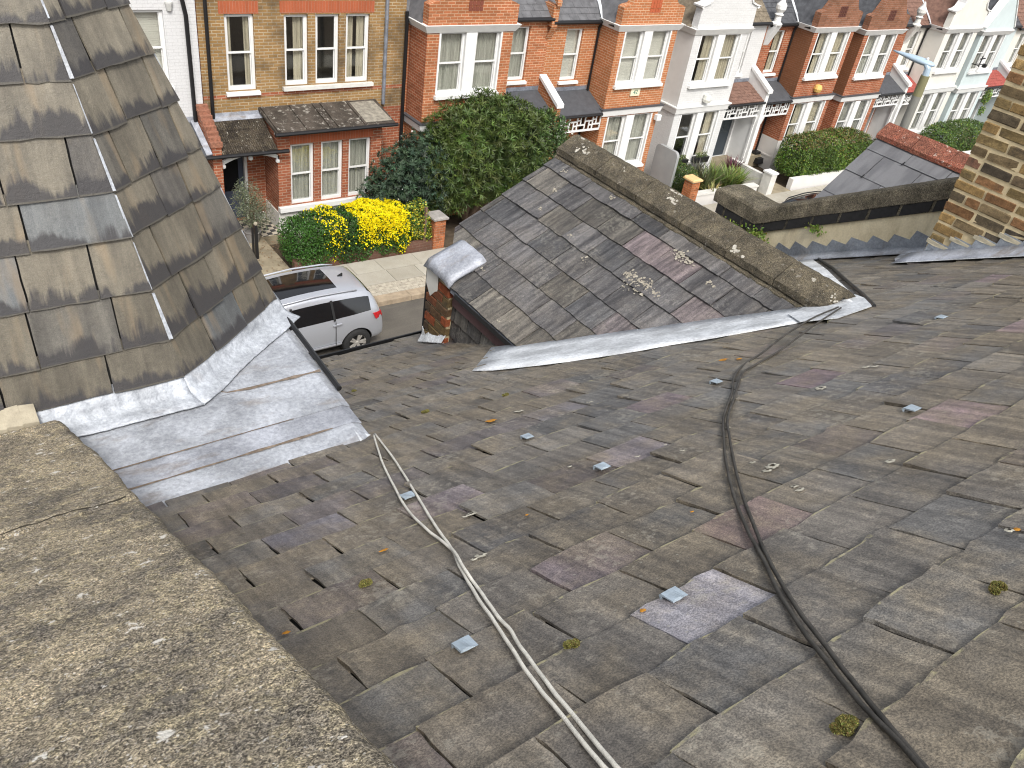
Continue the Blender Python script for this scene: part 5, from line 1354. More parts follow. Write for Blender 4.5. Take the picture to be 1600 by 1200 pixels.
st = MB().box(6.2, 7.66, YB - .22, YM, -.3, .10).build('porch_step', CONC, hA)
MB().box(6.22, 7.64, YB - .18, YM, .10, .112).build('tiled_floor', tiles_mat(), st)
pipe(hA, [(6.41, YM - .06, 6.2), (6.41, YM - .06, 5.5), (6.40, YM - .06, 2.95)], .045)
pipe(hA, [(11.08, YM - .06, 6.2), (11.08, YM - .06, 3.0)], .05, MT['lead_d'])
pipe(hA, [(11.66, YM - .08, 5.4), (11.68, YM - .08, 5.0), (11.70, YM - .08, -.2)], .05)
# stepped brick party wall beside the porch
pw = MB().prism([(6.02, YB - .1, -.3), (6.02, YM, -.3), (6.02, YM, 3.3), (6.02, YB - .1, 2.62)], (.22, 0, 0)).build('porch_party_wall', BR['red_a'], hA)
for k in range(8):
    t = k / 8; MB().box(5.99, 6.27, YB - .12 + t * .98, YB + .0 + t * .98, 2.60 + t * .68, 2.72 + t * .70).build('coping_brick', plain('coping_brick_lichen', (.27, .12, .075), .9, .45, 16, .6), pw)

# ---------------- white house at the left
hW = empty('terraced_house', (3.6, YM, gz(3.6)))
tag(hW, 'white painted brick house farthest left, seen past the slated turret', 'house', 'terraced houses across the street')
wb = brick_tex('white_brick_flush', (.60, .60, .60), (.575, .575, .575), (.48, .48, .48), .04, (.6, .6, .58), mw=.004, var=.1)
m = MB(); wall_holes(m, 0.8, 6.2, -.3, 6.3, YM, [(4.70, 5.48, 3.80, 5.46), (1.6, 2.4, 3.8, 5.46)]); m.quad((.8, YM, -.3), (.8, YM + 8, -.3), (.8, YM + 8, 6.3), (.8, YM, 6.3)); m.quad((.8, YM + 8, -.3), (6.2, YM + 8, -.3), (6.2, YM + 8, 6.3), (.8, YM + 8, 6.3)); m.build('main_wall', wb, hW, recalc=False)
window(hW, 4.70, 5.48, 3.80, 5.46, YM, 'blind', frame=.07); window(hW, 1.6, 2.4, 3.8, 5.46, YM, 'blind', frame=.07)
pipe(hW, [(5.80, YM - .1, 6.2), (5.90, YM - .08, 5.7), (5.96, YM - .06, 5.35), (5.97, YM - .06, 2.6)], .05)
lean_roof(hW, 'porch_roof', 4.2, 6.0, YB - .15, 2.42, YM, 2.9, FARSL['felt'])
MB().prism([(4.2, YM - .02, 2.88), (6.0, YM - .02, 2.88), (6.0, YM - .02, 3.02), (4.2, YM - .02, 3.02)], (0, .03, 0)).prism([(5.86, YB - .15, 2.44), (6.0, YB - .15, 2.46), (6.0, YM, 2.95), (5.86, YM, 2.92)], (0, 0, .02)).build('lead_flashing', MT['lead'], hW)
m = MB().box(1.0, 4.2, YB, YM, -.3, 2.7); m.build('bay_wall', wb, hW)
MB().prism([(.8, YM - .2, 6.3), (6.2, YM - .2, 6.3), (6.2, YM + 4, 9.6), (.8, YM + 4, 9.6)], (0, 0, -.08)).prism([(.8, YM + 4, 9.6), (6.2, YM + 4, 9.6), (6.2, YM + 8, 6.3), (.8, YM + 8, 6.3)], (0, 0, -.08)).build('roof', FARSL['dark'], hW)
MB().lathe((5.62, YM - .02, 5.55), [(.0, -.14), (.06, -.1), (.09, .05), (.09, .08)], 10).build('vent', plain('vent_grey', (.5, .5, .48), .6), hW)
# ------------------------------------------------------------------ vegetation
NR = np.random.default_rng(11)
def leaf_object(name, base, d, nrm, length, width, tint, mat, parent):
    """base (N,3), growth direction d, leaf normal nrm, arrays of sizes; each leaf a folded rhombus of two faces"""
    N = len(base)
    d = d / np.linalg.norm(d, axis=1, keepdims=True)
    sd = np.cross(d, nrm); sd /= np.maximum(np.linalg.norm(sd, axis=1, keepdims=True), 1e-6)
    up = np.cross(sd, d)
    L = np.asarray(length).reshape(-1, 1) * np.ones((N, 1)); W = np.asarray(width).reshape(-1, 1) * np.ones((N, 1))
    v = np.empty((N, 4, 3))
    v[:, 0] = base; v[:, 1] = base + d * L * .45 + sd * W * .5 + up * W * .12; v[:, 2] = base + d * L - up * L * .12; v[:, 3] = base + d * L * .45 - sd * W * .5 + up * W * .12
    off = Vector((0, 0, 0)); r = parent
    while r is not None: off += r.location; r = r.parent
    v -= np.array(off)
    me = bpy.data.meshes.new(name)
    me.vertices.add(4 * N); me.vertices.foreach_set('co', v.reshape(-1).astype(np.float32))
    me.loops.add(6 * N); me.polygons.add(2 * N)
    b = (np.arange(N) * 4)[:, None]
    idx = np.concatenate([b, b + 1, b + 2, b, b + 2, b + 3], axis=1)
    me.loops.foreach_set('vertex_index', idx.reshape(-1).astype(np.int32))
    me.polygons.foreach_set('loop_start', (np.arange(2 * N) * 3).astype(np.int32))
    me.update(calc_edges=True)
    at = me.attributes.new('tint', 'FLOAT_COLOR', 'POINT')
    c = np.ones((N, 4, 4)); c[:, :, :3] = tint[:, None, :]
    at.data.foreach_set('color', c.reshape(-1).astype(np.float32))
    me.materials.append(mat)
    return link(name, me, parent)
def unit(a): return a / np.maximum(np.linalg.norm(a, axis=1, keepdims=True), 1e-6)
def rand_dirs(n): return unit(NR.normal(size=(n, 3)))
def vary(col, n, v=.3, hue=.12):
    k = np.exp(NR.normal(size=(n, 1)) * v); h = 1 + NR.normal(size=(n, 3)) * hue
    return np.clip(np.array(col)[None] * k * h, .003, .95)
LEAF = leaf_mat('leaf_glossy', .4, .2); LEAFM = leaf_mat('leaf_matt', .6, .25); PETAL = leaf_mat('petal', .6, .3, .2)
BARK = plain('bark', (.11, .075, .05), .9, .35, 12, .8)

def lobes_points(lobes, n, shell=.35):
    """points through the volume of ellipsoid lobes, denser near the skin; with outward normals"""
    vol = np.array([l[3] * l[4] * l[5] for l in lobes]); k = NR.choice(len(lobes), n, p=vol / vol.sum())
    dr = rand_dirs(n); r = 1 - shell * NR.random((n, 1)) ** 1.3
    r *= 1 + .10 * np.sin(dr[:, :1] * 7 + k[:, None]) + .08 * np.sin(dr[:, 2:] * 9 + 2 * k[:, None])
    C = np.array([l[:3] for l in lobes])[k]; A = np.array([l[3:] for l in lobes])[k]
    return C + dr * r * A, unit(dr / A)

def rosettes(name, P, Nn, k, L, W, col, mat, parent, spread=(.5, 1.25), up=.35):
    n = len(P); ax = unit(Nn + np.array([0, 0, up]) + NR.normal(size=(n, 3)) * .35)
    t1 = unit(np.cross(ax, rand_dirs(n))); t2 = np.cross(ax, t1)
    base, d, nm = [], [], []
    tint = vary(col, n, .28, .08)
    for i in range(k):
        w = 2 * math.pi * (i / k) + NR.random(n) * .7; sp = NR.uniform(spread[0], spread[1], n)
        dd = ax * np.cos(sp)[:, None] + (t1 * np.cos(w)[:, None] + t2 * np.sin(w)[:, None]) * np.sin(sp)[:, None]
        base.append(P); d.append(dd); nm.append(ax + rand_dirs(n) * .2)
    N = n * k
    tt = np.tile(tint, (k, 1)) * np.exp(NR.normal(size=(N, 1)) * .15)
    return leaf_object(name, np.concatenate(base), np.concatenate(d), np.concatenate(nm), L * NR.uniform(.6, 1.2, N), W * NR.uniform(.7, 1.2, N), tt, mat, parent)

def scatter_leaves(name, P, Nn, L, W, tint, mat, parent, out=.6):
    n = len(P)
    return leaf_object(name, P, unit(Nn * out + rand_dirs(n)), unit(Nn + rand_dirs(n) * .7), L * NR.uniform(.6, 1.25, n), W * NR.uniform(.7, 1.2, n), tint, mat, parent)

def branches(par, root, tips, r0, name='trunk', mat=None):
    m = MB()
    for t in tips:
        a, b = Vector(root), Vector(t); mid = (a + b) / 2 + Vector((U(-.2, .2), U(-.2, .2), U(-.05, .15)))
        m.tube([a, a.lerp(mid, .5) + Vector((U(-.04, .04), U(-.04, .04), 0)), mid, mid.lerp(b, .5), b], [r0, r0 * .85, r0 * .6, r0 * .4, r0 * .15], 7)
    return m.build(name, mat or BARK, par, smooth=True)

# big oleander-like tree in front of the orange house
tr = empty('oleander_tree', (13.6, 18.4, gz(13.6)))
tag(tr, 'large rounded evergreen tree with long narrow leaves in front of the orange house', 'tree')
lob = [(13.0, 18.4, 2.35, 1.35, 1.1, 1.25), (14.4, 18.3, 2.3, 1.3, 1.05, 1.15), (12.2, 18.3, 1.9, .95, .9, .95), (13.6, 18.5, 2.85, 1.0, .9, .75), (12.6, 18.2, 2.75, .7, .7, .65), (13.2, 18.0, 1.6, 1.2, .8, .75), (12.3, 18.3, 1.1, .8, .7, .7), (14.2, 18.2, 1.2, .9, .7, .75)]
P, Nn = lobes_points(lob, 4300, .45)
rosettes('crown', P, Nn, 9, .21, .028, (.075, .112, .027), LEAF, tr)
P, Nn = lobes_points([(15.2, 18.2, 1.95, 1.15, .95, 1.15), (14.9, 18.1, 1.3, .9, .7, .8), (15.5, 18.3, 2.5, .7, .7, .6)], 9000, .4)
scatter_leaves('side_foliage', P, Nn, .10, .05, vary((.055, .095, .028), len(P), .35, .1), LEAF, tr)
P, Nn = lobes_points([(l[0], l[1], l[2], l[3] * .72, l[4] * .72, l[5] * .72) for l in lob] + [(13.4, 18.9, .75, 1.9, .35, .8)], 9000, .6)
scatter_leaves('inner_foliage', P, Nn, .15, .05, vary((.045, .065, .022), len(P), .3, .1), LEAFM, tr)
branches(tr, (13.1, 18.5, gz(13) - .1), [(12.3, 18.3, 1.9), (13.0, 18.2, 2.2), (13.6, 18.4, 2.6), (14.4, 18.3, 2.1), (13.9, 18.1, 1.5)], .11)
# dark blue-green shrub
sh = empty('dark_shrub', (10.95, 18.35, gz(11)))
tag(sh, 'dark blue-green shrub between the yellow hedge and the big tree', 'shrub')
lob = [(10.8, 18.4, 1.35, .95, .8, 1.15), (11.5, 18.4, 1.5, .85, .8, 1.2), (10.2, 18.4, 1.0, .65, .6, .8), (11.2, 18.5, 2.2, .6, .6, .6)]
P, Nn = lobes_points(lob, 1900, .45)
rosettes('foliage', P, Nn, 8, .13, .03, (.045, .078, .044), LEAFM, sh)
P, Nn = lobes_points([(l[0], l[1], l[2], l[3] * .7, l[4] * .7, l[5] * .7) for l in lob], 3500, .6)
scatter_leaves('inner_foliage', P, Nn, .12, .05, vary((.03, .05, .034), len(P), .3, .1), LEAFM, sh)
P, Nn = lobes_points(lob, 40, .05); scatter_leaves('white_flower', P, Nn, .06, .05, vary((.7, .7, .66), len(P), .05, .02), PETAL, sh)
branches(sh, (11.0, 18.5, gz(11) - .1), [(10.6, 18.4, 1.3), (11.4, 18.4, 1.6), (11.1, 18.5, 2.0)], .06)

def box_points(x0, x1, y0, y1, z0, z1, n, rnd_=.18, shell=.16):
    """points near the skin of a clipped hedge with rounded edges"""
    c = np.array([(x0 + x1) / 2, (y0 + y1) / 2, (z0 + z1) / 2]); h = np.array([(x1 - x0) / 2, (y1 - y0) / 2, (z1 - z0) / 2])
    ar = np.array([h[1] * h[2], h[0] * h[2], h[0] * h[1]]); ax = NR.choice(3, n, p=ar / ar.sum()); sg = NR.choice([-1, 1], n)
    q = NR.uniform(-1, 1, (n, 3)); q[np.arange(n), ax] = sg
    p4 = np.abs(q) ** 5; s_ = (p4.sum(1, keepdims=True)) ** (1 / 5); nn = unit(np.sign(q) * np.abs(q) ** 4 / h)
    p = q / s_
    p *= 1 - shell * NR.random((n, 1)) ** 1.5
    P = c + p * h
    P += nn * (.028 * np.sin(P[:, :1] * 5.1 + P[:, 2:] * 3) + .03 * np.sin(P[:, :1] * 11 + P[:, 1:2] * 9))
    return P, nn

# hedge with yellow flowers
hg = empty('flowering_hedge', (9.2, 17.5, gz(9.2)))
tag(hg, 'clipped hedge covered in bright yellow flowers behind the low wall', 'hedge')
P, Nn = box_points(7.05, 10.6, 17.0, 18.1, .06, 1.27, 28000)
tint = vary((.045, .115, .018), len(P), .3, .1)
dk = (np.abs(P[:, 0] - 8.62) < .22 + .12 * np.sin(P[:, 2] * 5)) & (P[:, 2] < 1.24); tint[dk] *= np.array([.75, .75, .9])
scatter_leaves('foliage', P, Nn, .06, .032, tint, LEAF, hg)
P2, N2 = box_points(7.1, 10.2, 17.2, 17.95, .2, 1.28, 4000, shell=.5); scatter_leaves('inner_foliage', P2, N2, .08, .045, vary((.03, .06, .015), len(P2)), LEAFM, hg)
P, Nn = box_points(7.0, 10.62, 16.96, 18.14, .08, 1.31, 46000, shell=.05)
x, z = P[:, 0], P[:, 2]
dens = np.clip((x - 8.75) / .35, 0, 1) * np.clip((10.35 - x) / .3, 0, 1) * np.clip((z - .34) / .75, 0.0, 1) ** 1.5
d2 = np.exp(-((x - 8.3) / .3) ** 2) * np.clip((z - .15) / .8, 0, 1) * .3
side = np.exp(-((x - 10.2) / .25) ** 2) * .12
dens = np.maximum(np.maximum(dens * 1.15, d2), side); dens[np.abs(x - 8.62 - .06 * np.sin(z * 7)) < .16] *= .12
dens *= .6 + .5 * (np.sin(x * 13 + z * 9) * .5 + .5)
k = NR.random(len(P)) < dens
scatter_leaves('yellow_flower', P[k], Nn[k], .055, .042, vary((.88, .74, .012), k.sum(), .1, .04), PETAL, hg, out=1.2)
# variegated bush at the end of the hedge
vb = empty('variegated_bush', (10.85, 17.5, gz(10.85)))
tag(vb, 'small yellow-green variegated bush against the brick pier', 'bush')
P, Nn = lobes_points([(10.8, 17.5, .75, .42, .4, .55), (10.95, 17.45, .5, .35, .35, .4)], 5000, .35)
tint = vary((.10, .17, .03), len(P), .3); y_ = NR.random(len(P)) < .38; tint[y_] = vary((.52, .47, .05), y_.sum(), .2)
scatter_leaves('foliage', P, Nn, .06, .035, tint, LEAF, vb)
# olive bush by the door
ob = empty('olive_bush', (6.85, 18.95, gz(6.85)))
tag(ob, 'thin grey-green olive bush in front of the blue front door', 'bush')
P, Nn = lobes_points([(6.75, 18.95, 1.15, .42, .42, .62), (6.95, 18.95, .85, .4, .4, .45), (6.6, 18.95, 1.55, .2, .2, .3)], 4200, .8)
scatter_leaves('foliage', P, Nn, .075, .016, vary((.16, .18, .11), len(P), .3, .06), LEAFM, ob, out=.5)
branches(ob, (6.8, 18.95, .1), [(6.6, 18.9, 1.4), (6.9, 19.0, 1.3), (6.75, 18.9, 1.7)], .025)
MB().lathe((6.8, 18.95, gz(6.8) + .05), [(.15, 0), (.2, .3), (.22, .33), (.18, .33), (.17, .28)], 16).build('pot', plain('pot_grey', (.2, .19, .18), .8), ob)

# clipped hedges further along
def hedge(label, x0, x1, y0, y1, z0, z1, n, col, leaf=.055, grp='clipped hedges', brown=0.0):
    h = empty('clipped_hedge', ((x0 + x1) / 2, (y0 + y1) / 2, gz((x0 + x1) / 2))); tag(h, label, 'hedge', grp)
    P, Nn = box_points(x0, x1, y0, y1, z0, z1, n)
    t = vary(col, len(P), .32, .1); t *= (.75 + .5 * (np.sin(P[:, :1] * 2.3 + P[:, 2:] * 2) * .5 + .5))
    yl = (NR.random(len(P)) < .12); t[yl] = t[yl] * np.array([1.9, 1.5, .9])
    if brown:
        b_ = (NR.random(len(P)) < brown) & (Nn[:, 2] > .5); t[b_] = vary((.20, .15, .06), b_.sum(), .2)
    scatter_leaves('foliage', P, Nn, leaf, leaf * .55, t, LEAF, h)
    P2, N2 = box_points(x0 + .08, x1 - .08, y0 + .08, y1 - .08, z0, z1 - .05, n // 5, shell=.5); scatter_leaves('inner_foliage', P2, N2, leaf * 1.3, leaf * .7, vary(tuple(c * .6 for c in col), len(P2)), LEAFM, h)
    return h
g_ = gz(29.5)
hedge('big bushy green hedge above the white wall, right of the white house', 27.35, 32.2, 17.25, 18.7, g_ + .30, g_ + 1.75, 26000, (.075, .13, .022), .075, brown=.35)
hedge('dark narrow hedge between the orange house and the white house gardens', 21.5, 22.1, 17.5, 19.2, gz(21) + .0, gz(21) + 1.1, 11000, (.05, .09, .022), .05, brown=.12)
hedge('rounded hedge beyond the red ridge tiles, before the pale blue house', 38.0, 42.6, 17.4, 18.8, gz(40) + .1, gz(40) + 1.5, 14000, (.07, .12, .025), .08)
hedge('low hedge behind the red ridge, before the cream house', 33.4, 36.2, 17.5, 18.6, gz(35) + .1, gz(35) + 1.15, 7000, (.05, .075, .03), .08)

# sword-leaved plants in the white house's garden
def phormium(x, y, n, h, spread, col, label, name='sword_leaved_plant'):
    e = empty(name, (x, y, gz(x))); tag(e, label, 'plant', 'plants in the white house garden')
    m = MB(); V, Fc, T = [], [], []
    for i in range(n):
        w = U(0, 2 * math.pi); lean = U(.15, 1.0) ** 1.0 * spread; L = h * U(.6, 1.1); ww = U(.02, .035)
        b = Vector((x + U(-.12, .12), y + U(-.12, .12), gz(x) + .15)); dr = Vector((math.cos(w), math.sin(w), 0)); sd = Vector((-dr.y, dr.x, 0))
        c = vary(col, 1, .3, .1)[0]; o = len(V)
        for k in range(5):
            t = k / 4; p = b + dr * (lean * L * t ** 1.5) + Vector((0, 0, L * (t - .38 * lean * t * t))); q = ww * (1 - t ** 2.2) * (1 if k else .6)
            V += [p + sd * q, p - sd * q]; T += [(*c, 1)] * 2
        Fc += [(o + 2 * k, o + 2 * k + 1, o + 2 * k + 3, o + 2 * k + 2) for k in range(4)]
    off = e.location; me = bpy.data.meshes.new('leaves'); me.from_pydata([v - off for v in V], [], Fc)
    at = me.attributes.new('tint', 'FLOAT_COLOR', 'POINT'); at.data.foreach_set('color', np.array(T, dtype=np.float32).ravel())
    me.materials.append(LEAF); link('leaves', me, e)
phormium(22.7, 17.8, 95, 1.15, .85, (.10, .11, .045), 'dark sword-leaved plant at the left end of the white wall')
phormium(23.4, 18.0, 150, 1.1, .85, (.14, .19, .055), 'tall green sword-leaved plant in the middle of the white house garden')
phormium(24.1, 17.85, 150, 1.0, .9, (.17, .22, .06), 'yellow-green sword-leaved plant behind the white wall')
phormium(24.75, 17.9, 130, .85, .9, (.20, .27, .06), 'short bright green plant at the right end of the white wall')
phormium(25.1, 18.6, 100, .95, .7, (.10, .035, .045), 'purple-leaved plant beside the white gate wall')
phormium(23.0, 18.5, 80, 1.0, .7, (.07, .075, .05), 'dark spiky plant under the white house window')
phormium(22.75, 17.35, 40, .75, 1.3, (.30, .28, .10), 'pale arching grass drooping over the white wall')
# small ferns growing out of the party wall
def fern(x, y, z, n, r, label):
    p = OW((x, y, z)); e = empty('wall_plant', p); tag(e, label, 'plant', 'weeds on the party wall')
    P = np.array(p) + NR.normal(size=(n, 3)) * np.array([r * .5, r, r * .6]); Nn = rand_dirs(n) * .5 + np.array([-.6, 0, .5])
    scatter_leaves('leaves', P, unit(Nn), .03, .02, vary((.17, .25, .045), n, .3), LEAF, e)
fern(7.45, 5.22, -3.70, 160, .05, 'tuft of green weed nearest the wall end, above another'); fern(7.43, 4.92, -3.62, 240, .06, 'largest tuft of green weed under the dark coping'); fern(7.46, 4.28, -3.24, 70, .035, 'small isolated green weed on the rendered wall')
# climber on the pale blue house's porch
cl = empty('climbing_plant', (44.3, YB, gz(44))); tag(cl, 'sprig of green climber hanging at the pale blue porch', 'plant')
P, Nn = lobes_points([(44.2, YB - .1, 1.4, .25, .15, .4), (44.3, YB - .1, .7, .15, .1, .25)], 700, .6); scatter_leaves('leaves', P, Nn, .09, .06, vary((.16, .24, .05), 700, .3), LEAF, cl)
# moss cushions on the roof
MOSS = leaf_mat('moss', .9, .1, .1)
def moss(px, py, r, label, stretch=1.0):
    r *= .8; stretch *= 1.5
    c = unproj(px, py, .02); p = Vector(OW(c)); e = empty('moss_cushion', p); tag(e, label, 'moss', 'moss cushions on the roof')
    core = MB(); P, D = [], []
    for i in range(7):
        q = r * U(.35, .7); o = Vector((U(-1, 1) * r * stretch * .7, U(-1, 1) * r * .4, 0)); o.z = -o.y * .577
        core.lathe(p + o, [(q, -.004), (q * .95, q * .1), (q * .7, q * .28), (q * .3, q * .4), (.0004, q * .43)], 9)
        n = int(90000 * q); dr = rand_dirs(n); dr[:, 2] = np.abs(dr[:, 2]); P.append(np.array(p + o) + dr * np.array([q, q, q * .43])); D.append(dr)
    P, D = np.concatenate(P), np.concatenate(D)
    scatter_leaves('moss_tips', P, D, .0042, .0022, vary((.19, .175, .06), len(P), .4, .12), MOSS, e, out=1.5)
    core.build('moss_core', plain('moss_core', (.10, .092, .035), .95), e)
moss(1320, 1135, .017, 'largest round moss cushion by the black cables at the bottom right', stretch=1.3)
moss(893, 1008, .014, 'moss cushion just right of the white cables')
moss(570, 912, .013, 'moss cushion between the stone coping and the white cables')
moss(1556, 920, .014, 'pale moss strip by the right edge of the picture', stretch=1.8)
moss(553, 611, .016, 'moss cushion on the roof by the lead corner')
moss(665, 643, .015, 'moss cushion near the middle of the lower roof', stretch=1.6)
moss(790, 617, .014, 'moss cushion below the white valley flashing')

# ------------------------------------------------------------------ garden walls and street furniture
DARKB = brick_tex('dark_garden_brick', (.16, .075, .05), (.11, .055, .04), (.16, .11, .08), .4)
def rough_wall(name, label, x0, x1, y0, y1, h0, h1, mat, cop=None, grp='garden walls'):
    e = empty(name, ((x0 + x1) / 2, (y0 + y1) / 2, gz((x0 + x1) / 2))); tag(e, label, 'wall', grp)
    n = max(1, int((x1 - x0) / .8)); m = MB()
    m.prism([(x0, y0, gz(x0) + h0), (x1, y0, gz(x1) + h0), (x1, y0, gz(x1) + h1), (x0, y0, gz(x0) + h1)], (0, y1 - y0, 0)); m.build('wall_body', mat, e)
    if cop: MB().prism([(x0 - .03, y0 - .03, gz(x0) + h1), (x1 + .03, y0 - .03, gz(x1) + h1), (x1 + .03, y0 - .03, gz(x1) + h1 + .06), (x0 - .03, y0 - .03, gz(x0) + h1 + .06)], (0, y1 - y0 + .06, 0)).build('wall_coping', cop, e)
    return e
rough_wall('garden_wall', 'low dark brick garden wall under the flowering hedge', 7.15, 11.1, 17.07, 17.28, -.1, .34, DARKB)
def brick_pier(name, label, x, y, w, z0, z1, col, cap, capw=.05, caph=.08, grp='brick gate piers'):
    e = empty(name, (x, y, gz(x))); tag(e, label, 'pier', grp)
    core = MB().box(x - w / 2 + .008, x + w / 2 - .008, y - w / 2 + .008, y + w / 2 - .008, z0, z1).build('core', MT['mortar'], e)
    z, r_ = z0 + .005, 0
    while z < z1 - .05:
        for (ax, sg) in ((0, -1), (1, -1)):
            segs = [(-w / 2, 0), (0, w / 2)] if (r_ + ax) % 2 else [(-w / 2, -w / 4), (-w / 4, w / 4), (w / 4, w / 2)]
            for a, b in segs:
                m = MB()
                if ax == 0: m.box(x + a + .005, x + b - .005, y - w / 2, y - w / 2 + .04, z, z + .063)
                else: m.box(x - w / 2, x - w / 2 + .04, y + a + .005, y + b - .005, z, z + .063)
                o = m.build('brick', MT['brick'], e, recalc=False); tint_mesh(o, scaled(col, U(.75, 1.25)))
        z += .075; r_ += 1
    MB().box(x - w / 2 - capw, x + w / 2 + capw, y - w / 2 - capw, y + w / 2 + capw, z1, z1 + caph * .6).prism([(x - w / 2 - capw, y - w / 2 - capw, z1 + caph * .6), (x + w / 2 + capw, y - w / 2 - capw, z1 + caph * .6), (x + w / 2, y - w / 2, z1 + caph), (x - w / 2, y - w / 2, z1 + caph)], (0, w + capw, 0)).build('cap', cap, e)
    return e
brick_pier('gate_pier', 'orange brick pier with grey cap at the end of the flowering hedge', 11.28, 17.22, .36, gz(11.3) + .05, .90, (.40, .15, .07), plain('cap_grey', (.30, .28, .26), .85, .2, 9, .4))
brick_pier('gate_pier', 'orange brick pier with sandstone cap beside the white garden wall', 21.4, 17.25, .38, gz(21.4) + .0, .70, (.42, .16, .07), plain('cap_sand', (.62, .42, .20), .8, .12, 9, .3))
tag(MB().box(10.86, 10.92, 17.16, 17.24, gz(10.9) + .1, 1.25).build('fence_post', plain('post_wood', (.16, .10, .07), .85, .3, 9, .5)), 'short wooden post standing behind the grey-capped pier', 'post')
rough_wall('garden_wall', 'white rendered garden wall in front of the sword-leaved plants', 21.7, 25.0, 17.18, 17.4, -.05, .42, GREYR, WHITE2)
e = empty('garden_wall', (25.6, 17.8, gz(25.6))); tag(e, 'white side wall with stepped pier beside the white house gate', 'wall', 'garden walls')
MB().box(25.5, 25.66, 17.35, 19.1, gz(25.6) - .05, gz(25.6) + .72).build('wall_body', WHITE2, e); MB().box(25.42, 25.74, 17.02, 17.40, gz(25.6) - .05, gz(25.6) + .88).build('pier', WHITE2, e); MB().box(25.39, 25.77, 16.99, 17.43, gz(25.6) + .88, gz(25.6) + .94).build('cap', WHITE, e)
rough_wall('garden_wall', 'white rendered wall under the big bushy hedge', 27.05, 32.4, 17.15, 17.36, -.05, .50, GREYR)
rough_wall('garden_wall', 'garden wall of the cream and pale blue houses behind the red ridge', 33.2, 46.0, 17.15, 17.36, -.05, .5, GREYR)
# paths
def path(x0, x1, y0=17.05, y1=YB, h=.1, mat=CONC):
    m = MB().prism([(x0, y0, gz(x0) + h), (x1, y0, gz(x1) + h), (x1, y1, gz(x1) + h), (x0, y1, gz(x0) + h)], (0, 0, -.3)); m.build('garden_path', mat, None, kind='structure')
path(5.9, 7.1); path(14.9, 16.4); path(16.8, 18.3); path(25.75, 27.0); path(24.75, 25.45); path(34.6, 36.2)
# gravel and leaf litter in the first garden
m = MB()
for i in range(500):
    x, y = U(5.9, 7.3), U(17.2, 19.0); s_ = U(.01, .035); z = gz(x) + .105; w = U(0, 6)
    if rnd.random() < .6 and y < 18.3: continue
    m.add([(x + s_ * math.cos(w + k * 2.1), y + s_ * .7 * math.sin(w + k * 2.1), z + U(.002, .02)) for k in range(3)], [(0, 1, 2)])
tag(m.build('leaf_litter', plain('dead_leaves', (.20, .13, .07), .9, .5, 30), None, kind='stuff', recalc=False), 'brown fallen leaves on the garden path by the hedge', 'leaf litter')
gp = empty('gate_post', (6.55, 18.0, gz(6.55))); tag(gp, 'black iron gate post with pale knob on the garden path', 'post')
MB().box(6.51, 6.58, 17.97, 18.04, gz(6.55), 1.05).box(6.44, 6.49, 18.0, 18.04, gz(6.55), .98).build('shaft', BK, gp); MB().lathe((6.545, 18.005, 1.05), [(.03, 0), (.05, .04), (.03, .08), (.0, .09)], 10).build('knob', MT['mortar'], gp)
# grey rounded board between the orange and white houses
n = 12; pts = [(21.42, 18.2, gz(21.4)), (21.42, 19.25, gz(21.4))]
for i in range(n + 1): 
    w = math.pi / 2 * i / n; pts.append((21.42, 19.25 - .18 + .18 * math.cos(w), 1.25 - .18 + .18 * math.sin(w)))
for i in range(n + 1):
    w = math.pi / 2 * i / n; pts.append((21.42, 18.2 + .18 - .18 * math.sin(w), 1.25 - .18 + .18 * math.cos(w)))
gb = MB().prism(pts, (.12, 0, 0)).build('storage_cover', plain('grey_plastic', (.30, .31, .31), .5, .06, 3)); tag(gb, 'grey rounded upright cover between the orange and the white house', 'cover')
# window boxes
for (x, lb) in ((22.62, 'black window box under the left lower window of the white house'), (23.72, 'black window box under the right lower window of the white house')):
    z = .36; e = empty('window_box', (x, YB - .2, z)); tag(e, lb, 'window box', 'window boxes')
    MB().prism([(x - .34, YB - .33, z), (x + .34, YB - .33, z), (x + .38, YB - .33, z + .2), (x - .38, YB - .33, z + .2)], (0, .2, 0)).build('trough', BK, e)
    n = 260; P = np.stack([NR.uniform(x - .28, x + .28, n), NR.uniform(YB - .3, YB - .16, n), z + .18 + NR.random(n) * .16], 1); scatter_leaves('plants', P, np.tile([[0, -.2, 1.]], (n, 1)), .06, .035, vary((.14, .17, .06), n, .4), LEAF, e)
# street lamp on the near pavement, its lantern reaching over the road
LX, LY = 15.12, 7.75
lp = empty('street_lamp', (LX, LY, gz(LX))); tag(lp, 'street lamp with olive and grey post and pale blue lantern', 'street lamp')
MB().tube([(LX, LY, gz(LX)), (LX, LY, 1.2), (LX, LY, 1.3), (LX, LY, 7.03)], [.11, .11, .085, .08], 16).build('lower_post', plain('lamp_grey', (.20, .20, .18), .6, .1), lp)
MB().tube([(LX, LY, 7.02), (LX, LY, 7.38)], [.082, .075], 16).build('upper_post', plain('lamp_olive', (.20, .19, .10), .6, .1), lp)
LB = plain('lamp_blue', (.36, .46, .55), .35, .06)
MB().tube([(LX, LY, 7.36), (LX, LY + .01, 7.50), (LX, LY + .07, 7.56)], [.06, .055, .05], 12).build('bracket', LB, lp)
m = MB(); secs = []
for (t, w, h) in ((0, .03, .02), (.06, .085, .045), (.22, .12, .06), (.42, .11, .055), (.58, .075, .04), (.72, .045, .028), (.86, .012, .01)):
    c = Vector((LX + .06 - .12 * t, LY - .05 + .92 * t, 7.56 + .05 * t)); sd = Vector((1, .13, 0))
    secs.append([tuple(c + sd * (w * math.cos(a)) + Vector((0, 0, h * math.sin(a)))) for a in [2 * math.pi * k / 12 for k in range(12)]])
